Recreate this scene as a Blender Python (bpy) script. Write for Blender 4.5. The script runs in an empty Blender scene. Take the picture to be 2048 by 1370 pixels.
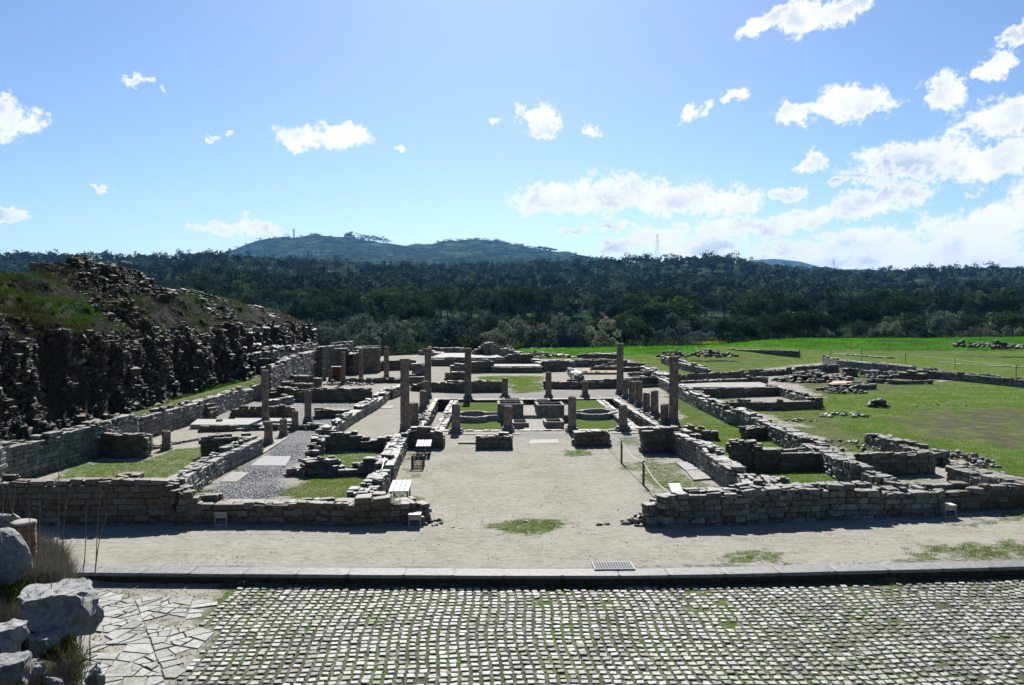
import bpy, math, random
import numpy as np
from mathutils import Vector, Matrix, Euler

R_ = math.radians
rng = np.random.default_rng(7)
random.seed(7)
sc = bpy.context.scene
COL = sc.collection

# ------------------------------------------------------------------ camera
FPX, CX, CY, CAMH = 1562.0, 1024.0, 685.0, 5.5
YAW, PITCH = R_(2.05), R_(1.8)
cam_d = bpy.data.cameras.new("camera")
cam = bpy.data.objects.new("camera", cam_d)
COL.objects.link(cam)
cam.location = (0, 0, CAMH)
cam.rotation_euler = (math.pi / 2 - PITCH, 0, -YAW)
cam_d.sensor_width = 36
cam_d.lens = 36 * FPX / 2048
cam_d.clip_start = 0.1
cam_d.clip_end = 30000
sc.camera = cam
RM = np.array(Euler((math.pi / 2 - PITCH, 0, -YAW)).to_matrix())
FW = -RM[:, 2]

def ray(px, py):
    return RM @ np.array([(px - CX) / FPX, -(py - CY) / FPX, -1.0])
def at(px, py, z=0.0):
    """world point on the level z seen at a photograph pixel"""
    d = ray(px, py); t = (z - CAMH) / d[2]
    return np.array([d[0] * t, d[1] * t, z])
def atd(px, py, D):
    """world point at depth D"""
    d = ray(px, py)
    return np.array([0, 0, CAMH]) + d * D

# ------------------------------------------------------------------ world and sun
SUN_EL, SUN_AZ = R_(42), R_(1.0)          # azimuth measured from +Y towards +X
EXPO = 1.2
SKY = 0.05
HAZE = 0.000055
world = bpy.data.worlds.new("World"); sc.world = world; world.use_nodes = True
nt = world.node_tree; N = nt.nodes; L = nt.links; N.clear()
def nd(t, **kw):
    n = N.new(t)
    for k, v in kw.items(): setattr(n, k, v)
    return n
def mth(op, a=None, b=None, clamp=False):
    n = nd('ShaderNodeMath', operation=op, use_clamp=clamp)
    for i, v in enumerate((a, b)):
        if v is None: continue
        if isinstance(v, (int, float)): n.inputs[i].default_value = v
        else: L.new(v, n.inputs[i])
    return n.outputs[0]
out = nd('ShaderNodeOutputWorld'); bg = nd('ShaderNodeBackground')
sky = nd('ShaderNodeTexSky', sky_type='NISHITA', sun_disc=False)
sky.sun_elevation = SUN_EL; sky.sun_rotation = SUN_AZ
sky.altitude = 100; sky.air_density = 1.0; sky.dust_density = 0.6; sky.ozone_density = 1.2
bg.inputs[1].default_value = SKY
tc = nd('ShaderNodeTexCoord'); sep = nd('ShaderNodeSeparateXYZ')
L.new(tc.outputs['Generated'], sep.inputs[0])
az = mth('ARCTAN2', sep.outputs[0], sep.outputs[1]); el = mth('ARCSINE', sep.outputs[2])
P = nd('ShaderNodeCombineXYZ'); L.new(az, P.inputs[0]); L.new(el, P.inputs[1])
def azel(px, py):
    d = ray(px, py); d = d / np.linalg.norm(d)
    return math.atan2(d[0], d[1]), math.asin(d[2])
CL = [(15,240,58,40,0),(-20,205,50,34,0),(14,430,38,15,0),(268,160,30,11,-.2),(330,183,8,5,0),(205,380,22,9,-.1),
 (425,280,15,9,-.5),(458,272,16,4,-.2),(600,275,62,30,0),(685,268,62,30,0),(800,300,18,8,0),(455,458,60,15,0),(515,456,60,24,0),
 (410,512,34,10,0),(1075,235,52,40,0),(1092,262,34,20,0),(992,244,11,11,0),(1190,262,24,14,.4),(1110,400,110,42,0),(1230,388,130,48,0),
 (1350,400,140,42,0),(1450,405,110,32,0),(1385,228,36,18,-.3),(1468,190,34,12,0),(1545,38,80,20,-.35),(1610,38,70,34,0),(1690,20,54,28,-.2),
 (1580,225,44,26,0),(1640,215,60,24,0),(1705,205,78,42,.1),(1890,185,44,44,-.4),(1985,135,50,24,-.25),(2020,235,74,44,0),(2048,60,40,26,-.5),
 (1720,350,70,16,-.3),(1830,318,140,44,-.1),(1960,320,150,42,0),(1630,325,34,24,-.2),(1570,390,44,16,0),(1740,405,110,36,-.15),(1600,440,160,24,-.2),
 (1480,455,120,20,0),(1150,462,60,8,0),(1235,450,66,10,0),(1250,490,90,24,-.2),(1330,475,90,34,0),(1420,495,110,28,0),(1600,500,150,28,0),(1750,480,150,32,0),
 (1960,455,130,52,-.1),(1880,500,220,40,0),(1700,525,300,22,0),(1980,520,200,30,0),(1500,520,200,14,0),(2200,430,200,120,0),(2350,250,150,60,0),(-250,300,120,50,0)]
wn = nd('ShaderNodeTexNoise'); wn.inputs['Scale'].default_value = 55; wn.inputs['Detail'].default_value = 6; wn.inputs['Roughness'].default_value = .6
L.new(P.outputs[0], wn.inputs[0])
ws = nd('ShaderNodeVectorMath', operation='SUBTRACT'); ws.inputs[1].default_value = (.5, .5, .5); L.new(wn.outputs['Color'], ws.inputs[0])
wm = nd('ShaderNodeVectorMath', operation='MULTIPLY'); wm.inputs[1].default_value = (.05, .035, 0); L.new(ws.outputs[0], wm.inputs[0])
PW = nd('ShaderNodeVectorMath', operation='ADD'); L.new(P.outputs[0], PW.inputs[0]); L.new(wm.outputs[0], PW.inputs[1])
acc = None
for (cx, cy, hw, hh, rot) in CL:
    a0, e0 = azel(cx, cy)
    m = nd('ShaderNodeMapping', vector_type='TEXTURE')
    m.inputs['Location'].default_value = (a0, e0, 0)
    m.inputs['Rotation'].default_value = (0, 0, -rot)
    m.inputs['Scale'].default_value = (hw / FPX * 1.0, hh / FPX * .92, 1)
    L.new(PW.outputs[0], m.inputs[0])
    ln = nd('ShaderNodeVectorMath', operation='LENGTH'); L.new(m.outputs[0], ln.inputs[0])
    s = mth('SUBTRACT', 1.0, ln.outputs['Value'])
    acc = s if acc is None else mth('SMOOTH_MAX' if False else 'MAXIMUM', acc, s)
acc = mth('MAXIMUM', acc, -1.2)
n1 = nd('ShaderNodeTexNoise'); n1.inputs['Scale'].default_value = 30; n1.inputs['Detail'].default_value = 9
n1.inputs['Roughness'].default_value = 0.62; n1.inputs['Distortion'].default_value = 0.4
L.new(P.outputs[0], n1.inputs[0])
nz = mth('MULTIPLY', mth('SUBTRACT', n1.outputs[0], 0.53), 2.3)
n3 = nd('ShaderNodeTexNoise'); n3.inputs['Scale'].default_value = 170; n3.inputs['Detail'].default_value = 5; n3.inputs['Roughness'].default_value = .6
L.new(P.outputs[0], n3.inputs[0])
nz = mth('ADD', nz, mth('MULTIPLY', mth('SUBTRACT', n3.outputs[0], 0.5), 1.2))
dens = mth('ADD', mth('MULTIPLY', acc, 1.35), nz)
mr = nd('ShaderNodeMapRange', interpolation_type='SMOOTHSTEP')
mr.inputs['From Min'].default_value = -0.08; mr.inputs['From Max'].default_value = 0.6
L.new(dens, mr.inputs['Value'])
# grey undersides: denser middle of the cloud, sampled a little higher up
n2 = nd('ShaderNodeTexNoise'); n2.inputs['Scale'].default_value = 14; n2.inputs['Detail'].default_value = 6
off = nd('ShaderNodeVectorMath', operation='ADD'); off.inputs[1].default_value = (3.1, 0.012, 0)
L.new(P.outputs[0], off.inputs[0]); L.new(off.outputs[0], n2.inputs[0])
gr = nd('ShaderNodeMapRange'); gr.inputs['From Min'].default_value = .45; gr.inputs['From Max'].default_value = .64
L.new(n2.outputs[0], gr.inputs['Value'])
thick = nd('ShaderNodeMapRange'); thick.inputs['From Min'].default_value = .35; thick.inputs['From Max'].default_value = 1.0
L.new(dens, thick.inputs['Value'])
gsh = mth('MULTIPLY', gr.outputs[0], thick.outputs[0])
cc = nd('ShaderNodeMix', data_type='RGBA')
CW = 1.12 / (SKY * 2 ** EXPO)
cc.inputs['A'].default_value = (CW, CW, CW, 1)
cc.inputs['B'].default_value = (CW * .52, CW * .62, CW * .76, 1)
L.new(gsh, cc.inputs['Factor'])
skyc = nd('ShaderNodeMix', data_type='RGBA', blend_type='MULTIPLY'); skyc.inputs['Factor'].default_value = 1
SKYTINT = (.458, .508, .565, 1); SKYGAM = 1.3
skyc.inputs['B'].default_value = SKYTINT
gam = nd('ShaderNodeGamma'); gam.inputs[1].default_value = SKYGAM
L.new(sky.outputs[0], gam.inputs[0]); L.new(gam.outputs[0], skyc.inputs['A'])
mx = nd('ShaderNodeMix', data_type='RGBA')
L.new(mr.outputs[0], mx.inputs['Factor']); L.new(skyc.outputs['Result'], mx.inputs['A']); L.new(cc.outputs['Result'], mx.inputs['B'])
L.new(mx.outputs['Result'], bg.inputs[0]); L.new(bg.outputs[0], out.inputs[0])

sun_d = bpy.data.lights.new("sun", 'SUN'); sun_d.energy = 5.0; sun_d.angle = R_(0.5); sun_d.color = (1, .96, .9)
sun = bpy.data.objects.new("sun", sun_d); COL.objects.link(sun)
sv = Vector((math.cos(SUN_EL) * math.sin(SUN_AZ), math.cos(SUN_EL) * math.cos(SUN_AZ), math.sin(SUN_EL)))
sun.rotation_euler = sv.to_track_quat('Z', 'Y').to_euler(); sun.location = sv * 50 + Vector((0, 40, 0))
sc.view_settings.view_transform = 'Standard'; sc.view_settings.look = 'None'
sc.view_settings.exposure = EXPO; sc.view_settings.gamma = 1.0
sc.render.engine = 'CYCLES'
try:
    sc.cycles.max_bounces = 4; sc.cycles.diffuse_bounces = 1; sc.cycles.transparent_max_bounces = 8
    sc.cycles.volume_bounces = 0; sc.cycles.use_denoising = True
except Exception: pass

# ------------------------------------------------------------------ noise helpers
_perm = np.random.default_rng(3).random((256, 256))
def vnoise(x, y):
    x = np.asarray(x, float); y = np.asarray(y, float)
    xi = np.floor(x).astype(int); yi = np.floor(y).astype(int)
    fx = x - xi; fy = y - yi; fx = fx * fx * (3 - 2 * fx); fy = fy * fy * (3 - 2 * fy)
    g = lambda a, b: _perm[a & 255, b & 255]
    return (g(xi, yi) * (1 - fx) + g(xi + 1, yi) * fx) * (1 - fy) + (g(xi, yi + 1) * (1 - fx) + g(xi + 1, yi + 1) * fx) * fy
def fbm(x, y, o=4):
    s = 0; a = 1; t = 0
    for i in range(o):
        s = s + a * (vnoise(np.asarray(x) * 2 ** i + 17 * i, np.asarray(y) * 2 ** i + 31 * i) - .5); t += a; a *= .5
    return s / t * 2
def sstep(a, b, x):
    t = np.clip((np.asarray(x, float) - a) / (b - a), 0, 1); return t * t * (3 - 2 * t)
def inpoly(X, Y, poly):
    X = np.asarray(X, float); Y = np.asarray(Y, float)
    c = np.zeros(X.shape, bool); n = len(poly)
    for i in range(n):
        x0, y0 = poly[i][:2]; x1, y1 = poly[(i + 1) % n][:2]
        if y0 == y1: continue
        k = ((y0 > Y) != (y1 > Y)) & (X < (x1 - x0) * (Y - y0) / (y1 - y0) + x0)
        c ^= k
    return c
def polydist(X, Y, poly):
    """signed distance, positive inside"""
    d = np.full(np.shape(X), 1e9); n = len(poly)
    for i in range(n):
        a = np.array(poly[i][:2]); b = np.array(poly[(i + 1) % n][:2]); ab = b - a; q = max(ab @ ab, 1e-9)
        t = np.clip(((X - a[0]) * ab[0] + (Y - a[1]) * ab[1]) / q, 0, 1)
        d = np.minimum(d, np.hypot(X - a[0] - t * ab[0], Y - a[1] - t * ab[1]))
    return np.where(inpoly(X, Y, poly), d, -d)

# ------------------------------------------------------------------ object helpers
def tag(o, label=None, cat=None, group=None, kind=None):
    if label: o['label'] = label
    if cat: o['category'] = cat
    if group: o['group'] = group
    if kind: o['kind'] = kind
    return o
def empty(name, loc, label, cat, group=None, rz=0):
    o = bpy.data.objects.new(name, None); COL.objects.link(o)
    o.location = tuple(loc); o.rotation_euler = (0, 0, rz); o.empty_display_size = .2
    return tag(o, label, cat, group)
def link(name, me, parent=None, loc=(0, 0, 0)):
    o = bpy.data.objects.new(name, me); COL.objects.link(o); o.location = tuple(loc)
    if parent is not None: o.parent = parent
    return o
def npmesh(name, V, F=None, mats=(), quads=None, tone=None, mi=None, smooth=False, polys=None):
    """V (n,3); quads (m,4) array or polys list of arrays all of the same size each"""
    me = bpy.data.meshes.new(name)
    groups = []
    if quads is not None: groups.append(np.asarray(quads, np.int32))
    if polys is not None: groups += [np.asarray(p, np.int32) for p in polys if len(p)]
    V = np.asarray(V, np.float32)
    me.vertices.add(len(V)); me.vertices.foreach_set('co', V.ravel())
    nl = sum(g.size for g in groups); npol = sum(len(g) for g in groups)
    me.loops.add(nl); me.loops.foreach_set('vertex_index', np.concatenate([g.ravel() for g in groups]))
    tot = np.concatenate([np.full(len(g), g.shape[1], np.int32) for g in groups])
    start = np.concatenate([[0], np.cumsum(tot)[:-1]]).astype(np.int32)
    me.polygons.add(npol); me.polygons.foreach_set('loop_start', start); me.polygons.foreach_set('loop_total', tot)
    if mi is not None: me.polygons.foreach_set('material_index', np.asarray(mi, np.int32))
    me.polygons.foreach_set('use_smooth', np.full(npol, bool(smooth)))
    me.update(calc_edges=True); me.validate()
    if tone is not None:
        a = me.attributes.new('tone', 'FLOAT', 'POINT'); a.data.foreach_set('value', np.asarray(tone, np.float32))
    for m in mats: me.materials.append(m)
    return me

class MB:
    """collects simple shapes in one mesh"""
    def __init__(s): s.v = []; s.f = []; s.n = 0
    def add(s, v, f):
        s.v += [tuple(p) for p in v]; s.f += [tuple(i + s.n for i in q) for q in f]; s.n = len(s.v); return s
    def box(s, c, h, rz=0, rx=0, b=0.0):
        M = Matrix.Rotation(rz, 3, 'Z') @ Matrix.Rotation(rx, 3, 'X'); c = Vector(c)
        if b <= 0:
            pts = [Vector((x * h[0], y * h[1], z * h[2])) for z in (-1, 1) for y in (-1, 1) for x in (-1, 1)]
            return s.add([c + M @ p for p in pts], [(0, 2, 3, 1), (4, 5, 7, 6), (0, 1, 5, 4), (2, 6, 7, 3), (0, 4, 6, 2), (1, 3, 7, 5)])
        V, Q, T = chamf()
        hh = np.array(h); pts = np.sign(V) * hh - np.sign(V) * (1 - np.abs(V)) / .12 * b
        return s.add([c + M @ Vector(p) for p in pts], [tuple(q) for q in Q] + [tuple(t) for t in T])
    def tube(s, pts, r, n=6):
        pts = [Vector(p) for p in pts]; rr = r if hasattr(r, '__len__') else [r] * len(pts); V = []; F = []
        for i, p in enumerate(pts):
            t = (pts[min(i + 1, len(pts) - 1)] - pts[max(i - 1, 0)]).normalized()
            a = t.cross(Vector((0, 0, 1)) if abs(t.z) < .9 else Vector((1, 0, 0))).normalized(); b = t.cross(a)
            for k in range(n):
                w = 2 * math.pi * k / n; V.append(p + (a * math.cos(w) + b * math.sin(w)) * rr[i])
        for i in range(len(pts) - 1):
            for k in range(n): F.append((i * n + k, i * n + (k + 1) % n, (i + 1) * n + (k + 1) % n, (i + 1) * n + k))
        F.append(tuple(range(n))[::-1]); F.append(tuple(range((len(pts) - 1) * n, len(pts) * n)))
        return s.add(V, F)
    def lathe(s, prof, n=18, c=(0, 0, 0), jit=0):
        V = []; F = []
        for (r, z) in prof:
            for k in range(n):
                w = 2 * math.pi * k / n; q = r + (random.uniform(-jit, jit) if jit else 0)
                V.append((c[0] + q * math.cos(w), c[1] + q * math.sin(w), c[2] + z))
        for i in range(len(prof) - 1):
            for k in range(n): F.append((i * n + k, i * n + (k + 1) % n, (i + 1) * n + (k + 1) % n, (i + 1) * n + k))
        F.append(tuple(range(n))[::-1]); F.append(tuple(range((len(prof) - 1) * n, len(prof) * n)))
        return s.add(V, F)
    def prism(s, poly, z0, z1):
        n = len(poly); V = [(p[0], p[1], z0) for p in poly] + [(p[0], p[1], z1) for p in poly]
        F = [tuple(range(n))[::-1], tuple(range(n, 2 * n))] + [(i, (i + 1) % n, (i + 1) % n + n, i + n) for i in range(n)]
        return s.add(V, F)
    def build(s, name, mat, parent=None, loc=(0, 0, 0), smooth=False):
        me = bpy.data.meshes.new(name); me.from_pydata(s.v, [], s.f); me.update()
        if smooth: me.polygons.foreach_set('use_smooth', [True] * len(me.polygons))
        for m in (mat if isinstance(mat, (list, tuple)) else [mat]): me.materials.append(m)
        return link(name, me, parent, loc)

_ch = None
def chamf():
    """chamfered cube template: 24 verts, 18 quads, 8 tris; unit half size, chamfer .12"""
    global _ch
    if _ch is not None: return _ch
    c = .88; V = []; idx = {}
    for sx in (-1, 1):
        for sy in (-1, 1):
            for sz in (-1, 1):
                for a in range(3):
                    v = [sx * c, sy * c, sz * c]; v[a] = (sx, sy, sz)[a]; idx[(sx, sy, sz, a)] = len(V); V.append(v)
    V = np.array(V); Q = []; T = []
    S = (-1, 1)
    def orient(f):
        p = V[list(f)]; nrm = np.cross(p[1] - p[0], p[2] - p[0])
        return tuple(f) if nrm @ p.mean(0) > 0 else tuple(f)[::-1]
    for a in range(3):
        b, d = (a + 1) % 3, (a + 2) % 3
        for s in S:
            f = []
            for (p, q) in ((-1, -1), (1, -1), (1, 1), (-1, 1)):
                k = [0, 0, 0]; k[a] = s; k[b] = p; k[d] = q; f.append(idx[(*k, a)])
            Q.append(orient(f))
        for p in S:
            for q in S:
                k0 = [0, 0, 0]; k1 = [0, 0, 0]
                for k, t in ((k0, -1), (k1, 1)): k[a] = t; k[b] = p; k[d] = q
                Q.append(orient([idx[(*k0, b)], idx[(*k1, b)], idx[(*k1, d)], idx[(*k0, d)]]))
    for sx in S:
        for sy in S:
            for sz in S: T.append(orient([idx[(sx, sy, sz, a)] for a in range(3)]))
    _ch = (V, np.array(Q, np.int32), np.array(T, np.int32)); return _ch

class Stones:
    def __init__(s): s.r = []
    def add(s, c, yaw, h, tilt=0, roll=0, tone=None): s.r.append((*c, yaw, *h, tilt, roll, random.random() if tone is None else tone))
    def arrays(s, jit=.1, seed=0):
        V0, Q, T = chamf(); r = np.array(s.r); n = len(r); g = np.random.default_rng(seed)
        Vn = V0[None] * np.ones((n, 1, 1))
        # move the 8 corners randomly, each corner's 3 verts together
        cj = g.normal(0, jit, (n, 8, 3)); cj[:, :, 2] *= .7
        Vn = Vn + np.repeat(cj, 3, axis=1)
        Vn = Vn * r[:, None, 4:7]
        ct, st = np.cos(r[:, 7])[:, None], np.sin(r[:, 7])[:, None]
        y = Vn[..., 1] * ct - Vn[..., 2] * st; z = Vn[..., 1] * st + Vn[..., 2] * ct
        cr, sr = np.cos(r[:, 8])[:, None], np.sin(r[:, 8])[:, None]
        x = Vn[..., 0] * cr + z * sr; z = -Vn[..., 0] * sr + z * cr
        cy, sy = np.cos(r[:, 3])[:, None], np.sin(r[:, 3])[:, None]
        X = x * cy - y * sy + r[:, 0:1]; Y = x * sy + y * cy + r[:, 1:2]; Z = z + r[:, 2:3]
        V = np.stack([X, Y, Z], -1).reshape(-1, 3)
        o = (np.arange(n) * 24)[:, None, None]
        return V, (Q[None] + o).reshape(-1, 4), (T[None] + o).reshape(-1, 3), np.repeat(r[:, 9], 24)

# ------------------------------------------------------------------ materials
def mat(name):
    m = bpy.data.materials.new(name); m.use_nodes = True; t = m.node_tree
    b = t.nodes['Principled BSDF']; b.inputs['Roughness'].default_value = .9
    b.inputs['Specular IOR Level'].default_value = .25
    return m, t, b
class G:
    """small node-graph helper"""
    def __init__(s, t): s.t = t
    def n(s, ty, ins=None, **kw):
        n = s.t.nodes.new(ty)
        for k, v in kw.items(): setattr(n, k, v)
        for k, v in (ins or {}).items():
            if hasattr(v, 'is_output') or isinstance(v, bpy.types.NodeSocket): s.t.links.new(v, n.inputs[k])
            else: n.inputs[k].default_value = v
        return n
    def noise(s, vec, scale, detail=4, rough=.6, dist=0):
        return s.n('ShaderNodeTexNoise', {'Vector': vec, 'Scale': scale, 'Detail': detail, 'Roughness': rough, 'Distortion': dist}).outputs[0]
    def ramp(s, fac, stops, interp='LINEAR'):
        n = s.n('ShaderNodeValToRGB', {'Fac': fac}); cr = n.color_ramp; cr.interpolation = interp
        while len(cr.elements) < len(stops): cr.elements.new(.5)
        for e, (p, c) in zip(cr.elements, stops): e.position = p; e.color = (*c, 1) if len(c) == 3 else c
        return n.outputs[0]
    def mix(s, f, a, b, mode='MIX'):
        n = s.n('ShaderNodeMix', data_type='RGBA', blend_type=mode)
        for k, v in (('Factor', f), ('A', a), ('B', b)):
            if isinstance(v, bpy.types.NodeSocket): s.t.links.new(v, n.inputs[k])
            else: n.inputs[k].default_value = (*v, 1) if isinstance(v, tuple) and len(v) == 3 else v
        return n.outputs['Result']
    def m(s, op, a, b=0.0, c=None, clamp=False):
        n = s.n('ShaderNodeMath', operation=op, use_clamp=clamp)
        for i, v in enumerate((a, b, c)):
            if v is None: continue
            if isinstance(v, bpy.types.NodeSocket): s.t.links.new(v, n.inputs[i])
            else: n.inputs[i].default_value = v
        return n.outputs[0]
    def bump(s, h, strength, dist, b):
        n = s.n('ShaderNodeBump', {'Height': h, 'Strength': strength, 'Distance': dist}); s.t.links.new(n.outputs[0], b.inputs['Normal'])
    def pos(s): return s.n('ShaderNodeNewGeometry').outputs['Position']
    def attr(s, name, o='Fac'): return s.n('ShaderNodeAttribute', attribute_name=name).outputs[o]

def stone_mat(name, stops, moss=.0, scale=1.0, lich=.5, bmp=.6, drk=.66, sheen=.32):
    m, t, b = mat(name); g = G(t); p = g.pos(); b.inputs['Specular IOR Level'].default_value = sheen; b.inputs['Roughness'].default_value = .62
    stops = [(q_, tuple(c_ * drk for c_ in cc_)) for q_, cc_ in stops]
    base = g.ramp(g.attr('tone'), stops)
    n1 = g.noise(p, 7 * scale, 6, .65); n2 = g.noise(p, 38 * scale, 4, .7)
    c = g.mix(g.m('MULTIPLY', n1, .8), base, g.mix(.5, base, (.09, .085, .07)), 'MIX')
    dark = g.ramp(n1, [(.32, (.32, .32, .32)), (.55, (1, 1, 1))])
    c = g.mix(.75, c, dark, 'MULTIPLY')
    sp = g.ramp(n2, [(.3, (.5, .5, .5)), (.6, (1.1, 1.1, 1.1))]); c = g.mix(.7, c, sp, 'MULTIPLY')
    l = g.ramp(g.noise(p, 13 * scale, 5, .7, .3), [(.55, (0, 0, 0)), (.64, (lich, lich, lich))])
    c = g.mix(l, c, tuple(.42 * (.45 + .55 * drk) for _ in range(3)))
    if moss:
        ms = g.ramp(g.noise(p, 1.7 * scale, 5, .7), [(.5, (0, 0, 0)), (.66, (moss, moss, moss))]); c = g.mix(ms, c, (.075, .085, .025))
    t.links.new(c, b.inputs['Base Color'])
    g.bump(g.m('ADD', n1, g.m('MULTIPLY', n2, .5)), bmp, .03, b)
    return m
STONE = stone_mat('limestone_rubble', [(0, (.10, .088, .065)), (.25, (.14, .132, .112)), (.6, (.20, .198, .185)), (1, (.33, .33, .32))], moss=.4)
STONE_B = stone_mat('brown_masonry', [(0, (.13, .09, .045)), (.35, (.16, .125, .08)), (.75, (.185, .16, .125)), (1, (.26, .245, .21))], moss=.3, lich=.14)
STONE_G = stone_mat('pale_masonry', [(0, (.11, .102, .085)), (.5, (.19, .188, .175)), (1, (.34, .34, .33))], moss=.35)
HEAPM = stone_mat('mossy_rubble', [(0, (.05, .042, .03)), (.6, (.11, .10, .08)), (1, (.24, .235, .22))], moss=.8, scale=.8, sheen=.12, lich=.15)
BOULDER = stone_mat('grey_limestone', [(0, (.28, .285, .29)), (1, (.42, .425, .43))], moss=.2, scale=2.5, lich=.8, bmp=1.2, drk=.9, sheen=.5)
CITY = stone_mat('old_wall_rubble', [(0, (.03, .026, .018)), (.6, (.055, .05, .04)), (.9, (.10, .098, .09)), (1, (.40, .405, .40))], moss=.5, bmp=.8, lich=.15, drk=.7, sheen=.16)
m, t, b = mat('mortar_earth'); g = G(t); p = g.pos(); n1 = g.noise(p, 14, 6, .7)
t.links.new(g.ramp(n1, [(.3, (.03, .026, .02)), (.7, (.08, .072, .058))]), b.inputs['Base Color']); g.bump(n1, .6, .05, b); MORTAR = m

def plain(name, col, rough=.8, var=.25, sc_=20, metal=0, spec=.25, bmp=.0):
    m, t, b = mat(name); g = G(t); p = g.pos(); n = g.noise(p, sc_, 5, .65)
    lo = tuple(c * (1 - var) for c in col); hi = tuple(min(1, c * (1 + var)) for c in col)
    t.links.new(g.ramp(n, [(.3, lo), (.7, hi)]), b.inputs['Base Color'])
    b.inputs['Roughness'].default_value = rough; b.inputs['Metallic'].default_value = metal; b.inputs['Specular IOR Level'].default_value = spec
    if bmp: g.bump(n, bmp, .02, b)
    return m
SLAB = plain('grey_granite_slab', (.19, .19, .195), .8, .15, 30, bmp=.2)
CONC = plain('weathered_concrete', (.21, .205, .19), .9, .35, 6, bmp=.4)
WHITESL = plain('pale_mortar_slab', (.25, .248, .235), .9, .2, 8, bmp=.3)
WOODL = plain('bleached_wood_planks', (.34, .345, .34), .7, .2, 12, bmp=.2)
WOODD = plain('dark_weathered_wood', (.10, .075, .05), .85, .35, 25, bmp=.3)
IRON = plain('dark_iron', (.045, .04, .038), .6, .3, 30, metal=.3)
GALV = plain('galvanised_steel', (.30, .31, .32), .8, .15, 40, metal=.1)
BEIGE = plain('beige_painted_metal', (.26, .235, .19), .55, .08, 10)
LAMPG = plain('lamp_glass', (.02, .03, .05), .08, .1, 5, spec=1.0)
PANEL = plain('sign_panel_laminate', (.55, .58, .62), .6, .12, 12, spec=.2)
ROPE = plain('pale_rope', (.40, .39, .36), .9, .15, 60)
WHITEP = plain('white_paint', (.75, .75, .74), .5, .05, 10)
STEM = plain('dry_stem', (.19, .165, .12), .9, .4, 30)
TERRA = plain('terracotta', (.20, .10, .065), .9, .35, 18, bmp=.5)
BARK = plain('tree_bark', (.10, .085, .07), .95, .4, 4, bmp=.4)
PYL = plain('pylon_steel', (.36, .38, .40), .6, .1, 3)

def brick_mat():
    m, t, b = mat('column_brick'); g = G(t)
    tcn = g.n('ShaderNodeTexCoord').outputs['Object']; sp = g.n('ShaderNodeSeparateXYZ', {0: tcn})
    ang = g.m('ARCTAN2', sp.outputs[1], sp.outputs[0]); u = g.m('MULTIPLY', ang, .26)
    v = g.n('ShaderNodeCombineXYZ', {0: u, 1: sp.outputs[2], 2: 0.0}).outputs[0]
    br = g.n('ShaderNodeTexBrick', {'Vector': v, 'Color1': (.12, .05, .03, 1), 'Color2': (.20, .13, .085, 1), 'Mortar': (.20, .19, .165, 1),
        'Scale': 1.0, 'Mortar Size': .011, 'Mortar Smooth': .3, 'Bias': .0, 'Brick Width': .16, 'Row Height': .065})
    p = g.pos(); n = g.noise(p, 9, 6, .7)
    c = g.mix(.75, br.outputs[0], g.ramp(n, [(.34, (.3, .28, .28)), (.62, (1.35, 1.25, 1.15))]), 'MULTIPLY')
    c = g.mix(g.ramp(g.noise(p, 5.5, 6, .75), [(.46, (0, 0, 0)), (.6, (.8, .8, .8))]), c, (.27, .245, .20))
    t.links.new(c, b.inputs['Base Color']); g.bump(g.m('ADD', g.m('MULTIPLY', br.outputs[1], -1.0), n), .6, .03, b)
    return m
BRICK = brick_mat()

def leaf_mat(name, dark, light, trans=.25, rough=.6):
    m, t, b = mat(name); g = G(t); p = g.pos()
    c = g.ramp(g.attr('tone'), [(0, dark), (1, light)])
    rnd = g.n('ShaderNodeObjectInfo').outputs['Random']
    c = g.mix(1.0, c, g.ramp(rnd, [(0, (.35, .42, .5)), (.35, (.8, .85, .9)), (.75, (1.15, 1.1, .95)), (1, (2.0, 1.75, 1.35))]), 'MULTIPLY')
    t.links.new(c, b.inputs['Base Color']); b.inputs['Roughness'].default_value = rough; b.inputs['Specular IOR Level'].default_value = .12 if rough < .6 else 0.0
    tr = g.n('ShaderNodeBsdfTranslucent', {'Color': c}); mxs = g.n('ShaderNodeMixShader', {0: trans, 1: b.outputs[0], 2: tr.outputs[0]})
    t.links.new(mxs.outputs[0], t.nodes['Material Output'].inputs[0]); return m
OLIVE = leaf_mat('olive_foliage', (.03, .042, .033), (.20, .24, .205), .2, .6)
PINE = leaf_mat('pine_foliage', (.007, .015, .009), (.062, .10, .05), .15, .9)
EUCA = leaf_mat('eucalyptus_foliage', (.014, .03, .018), (.11, .155, .095), .18, .9)
SCRUB = leaf_mat('scrub_foliage', (.02, .036, .016), (.085, .125, .05), .2, .9)
GRASSM = leaf_mat('grass_blades', (.10, .11, .032), (.045, .17, .012), .4, .9)
DRYG = leaf_mat('dry_grass_blades', (.045, .040, .032), (.17, .155, .125), .2, .9)
WALLG = leaf_mat('wall_top_grass', (.045, .040, .02), (.045, .095, .016), .3, .9)
FLOWER = leaf_mat('yellow_flowers', (.35, .33, .02), (.6, .55, .05), .2)

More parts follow.
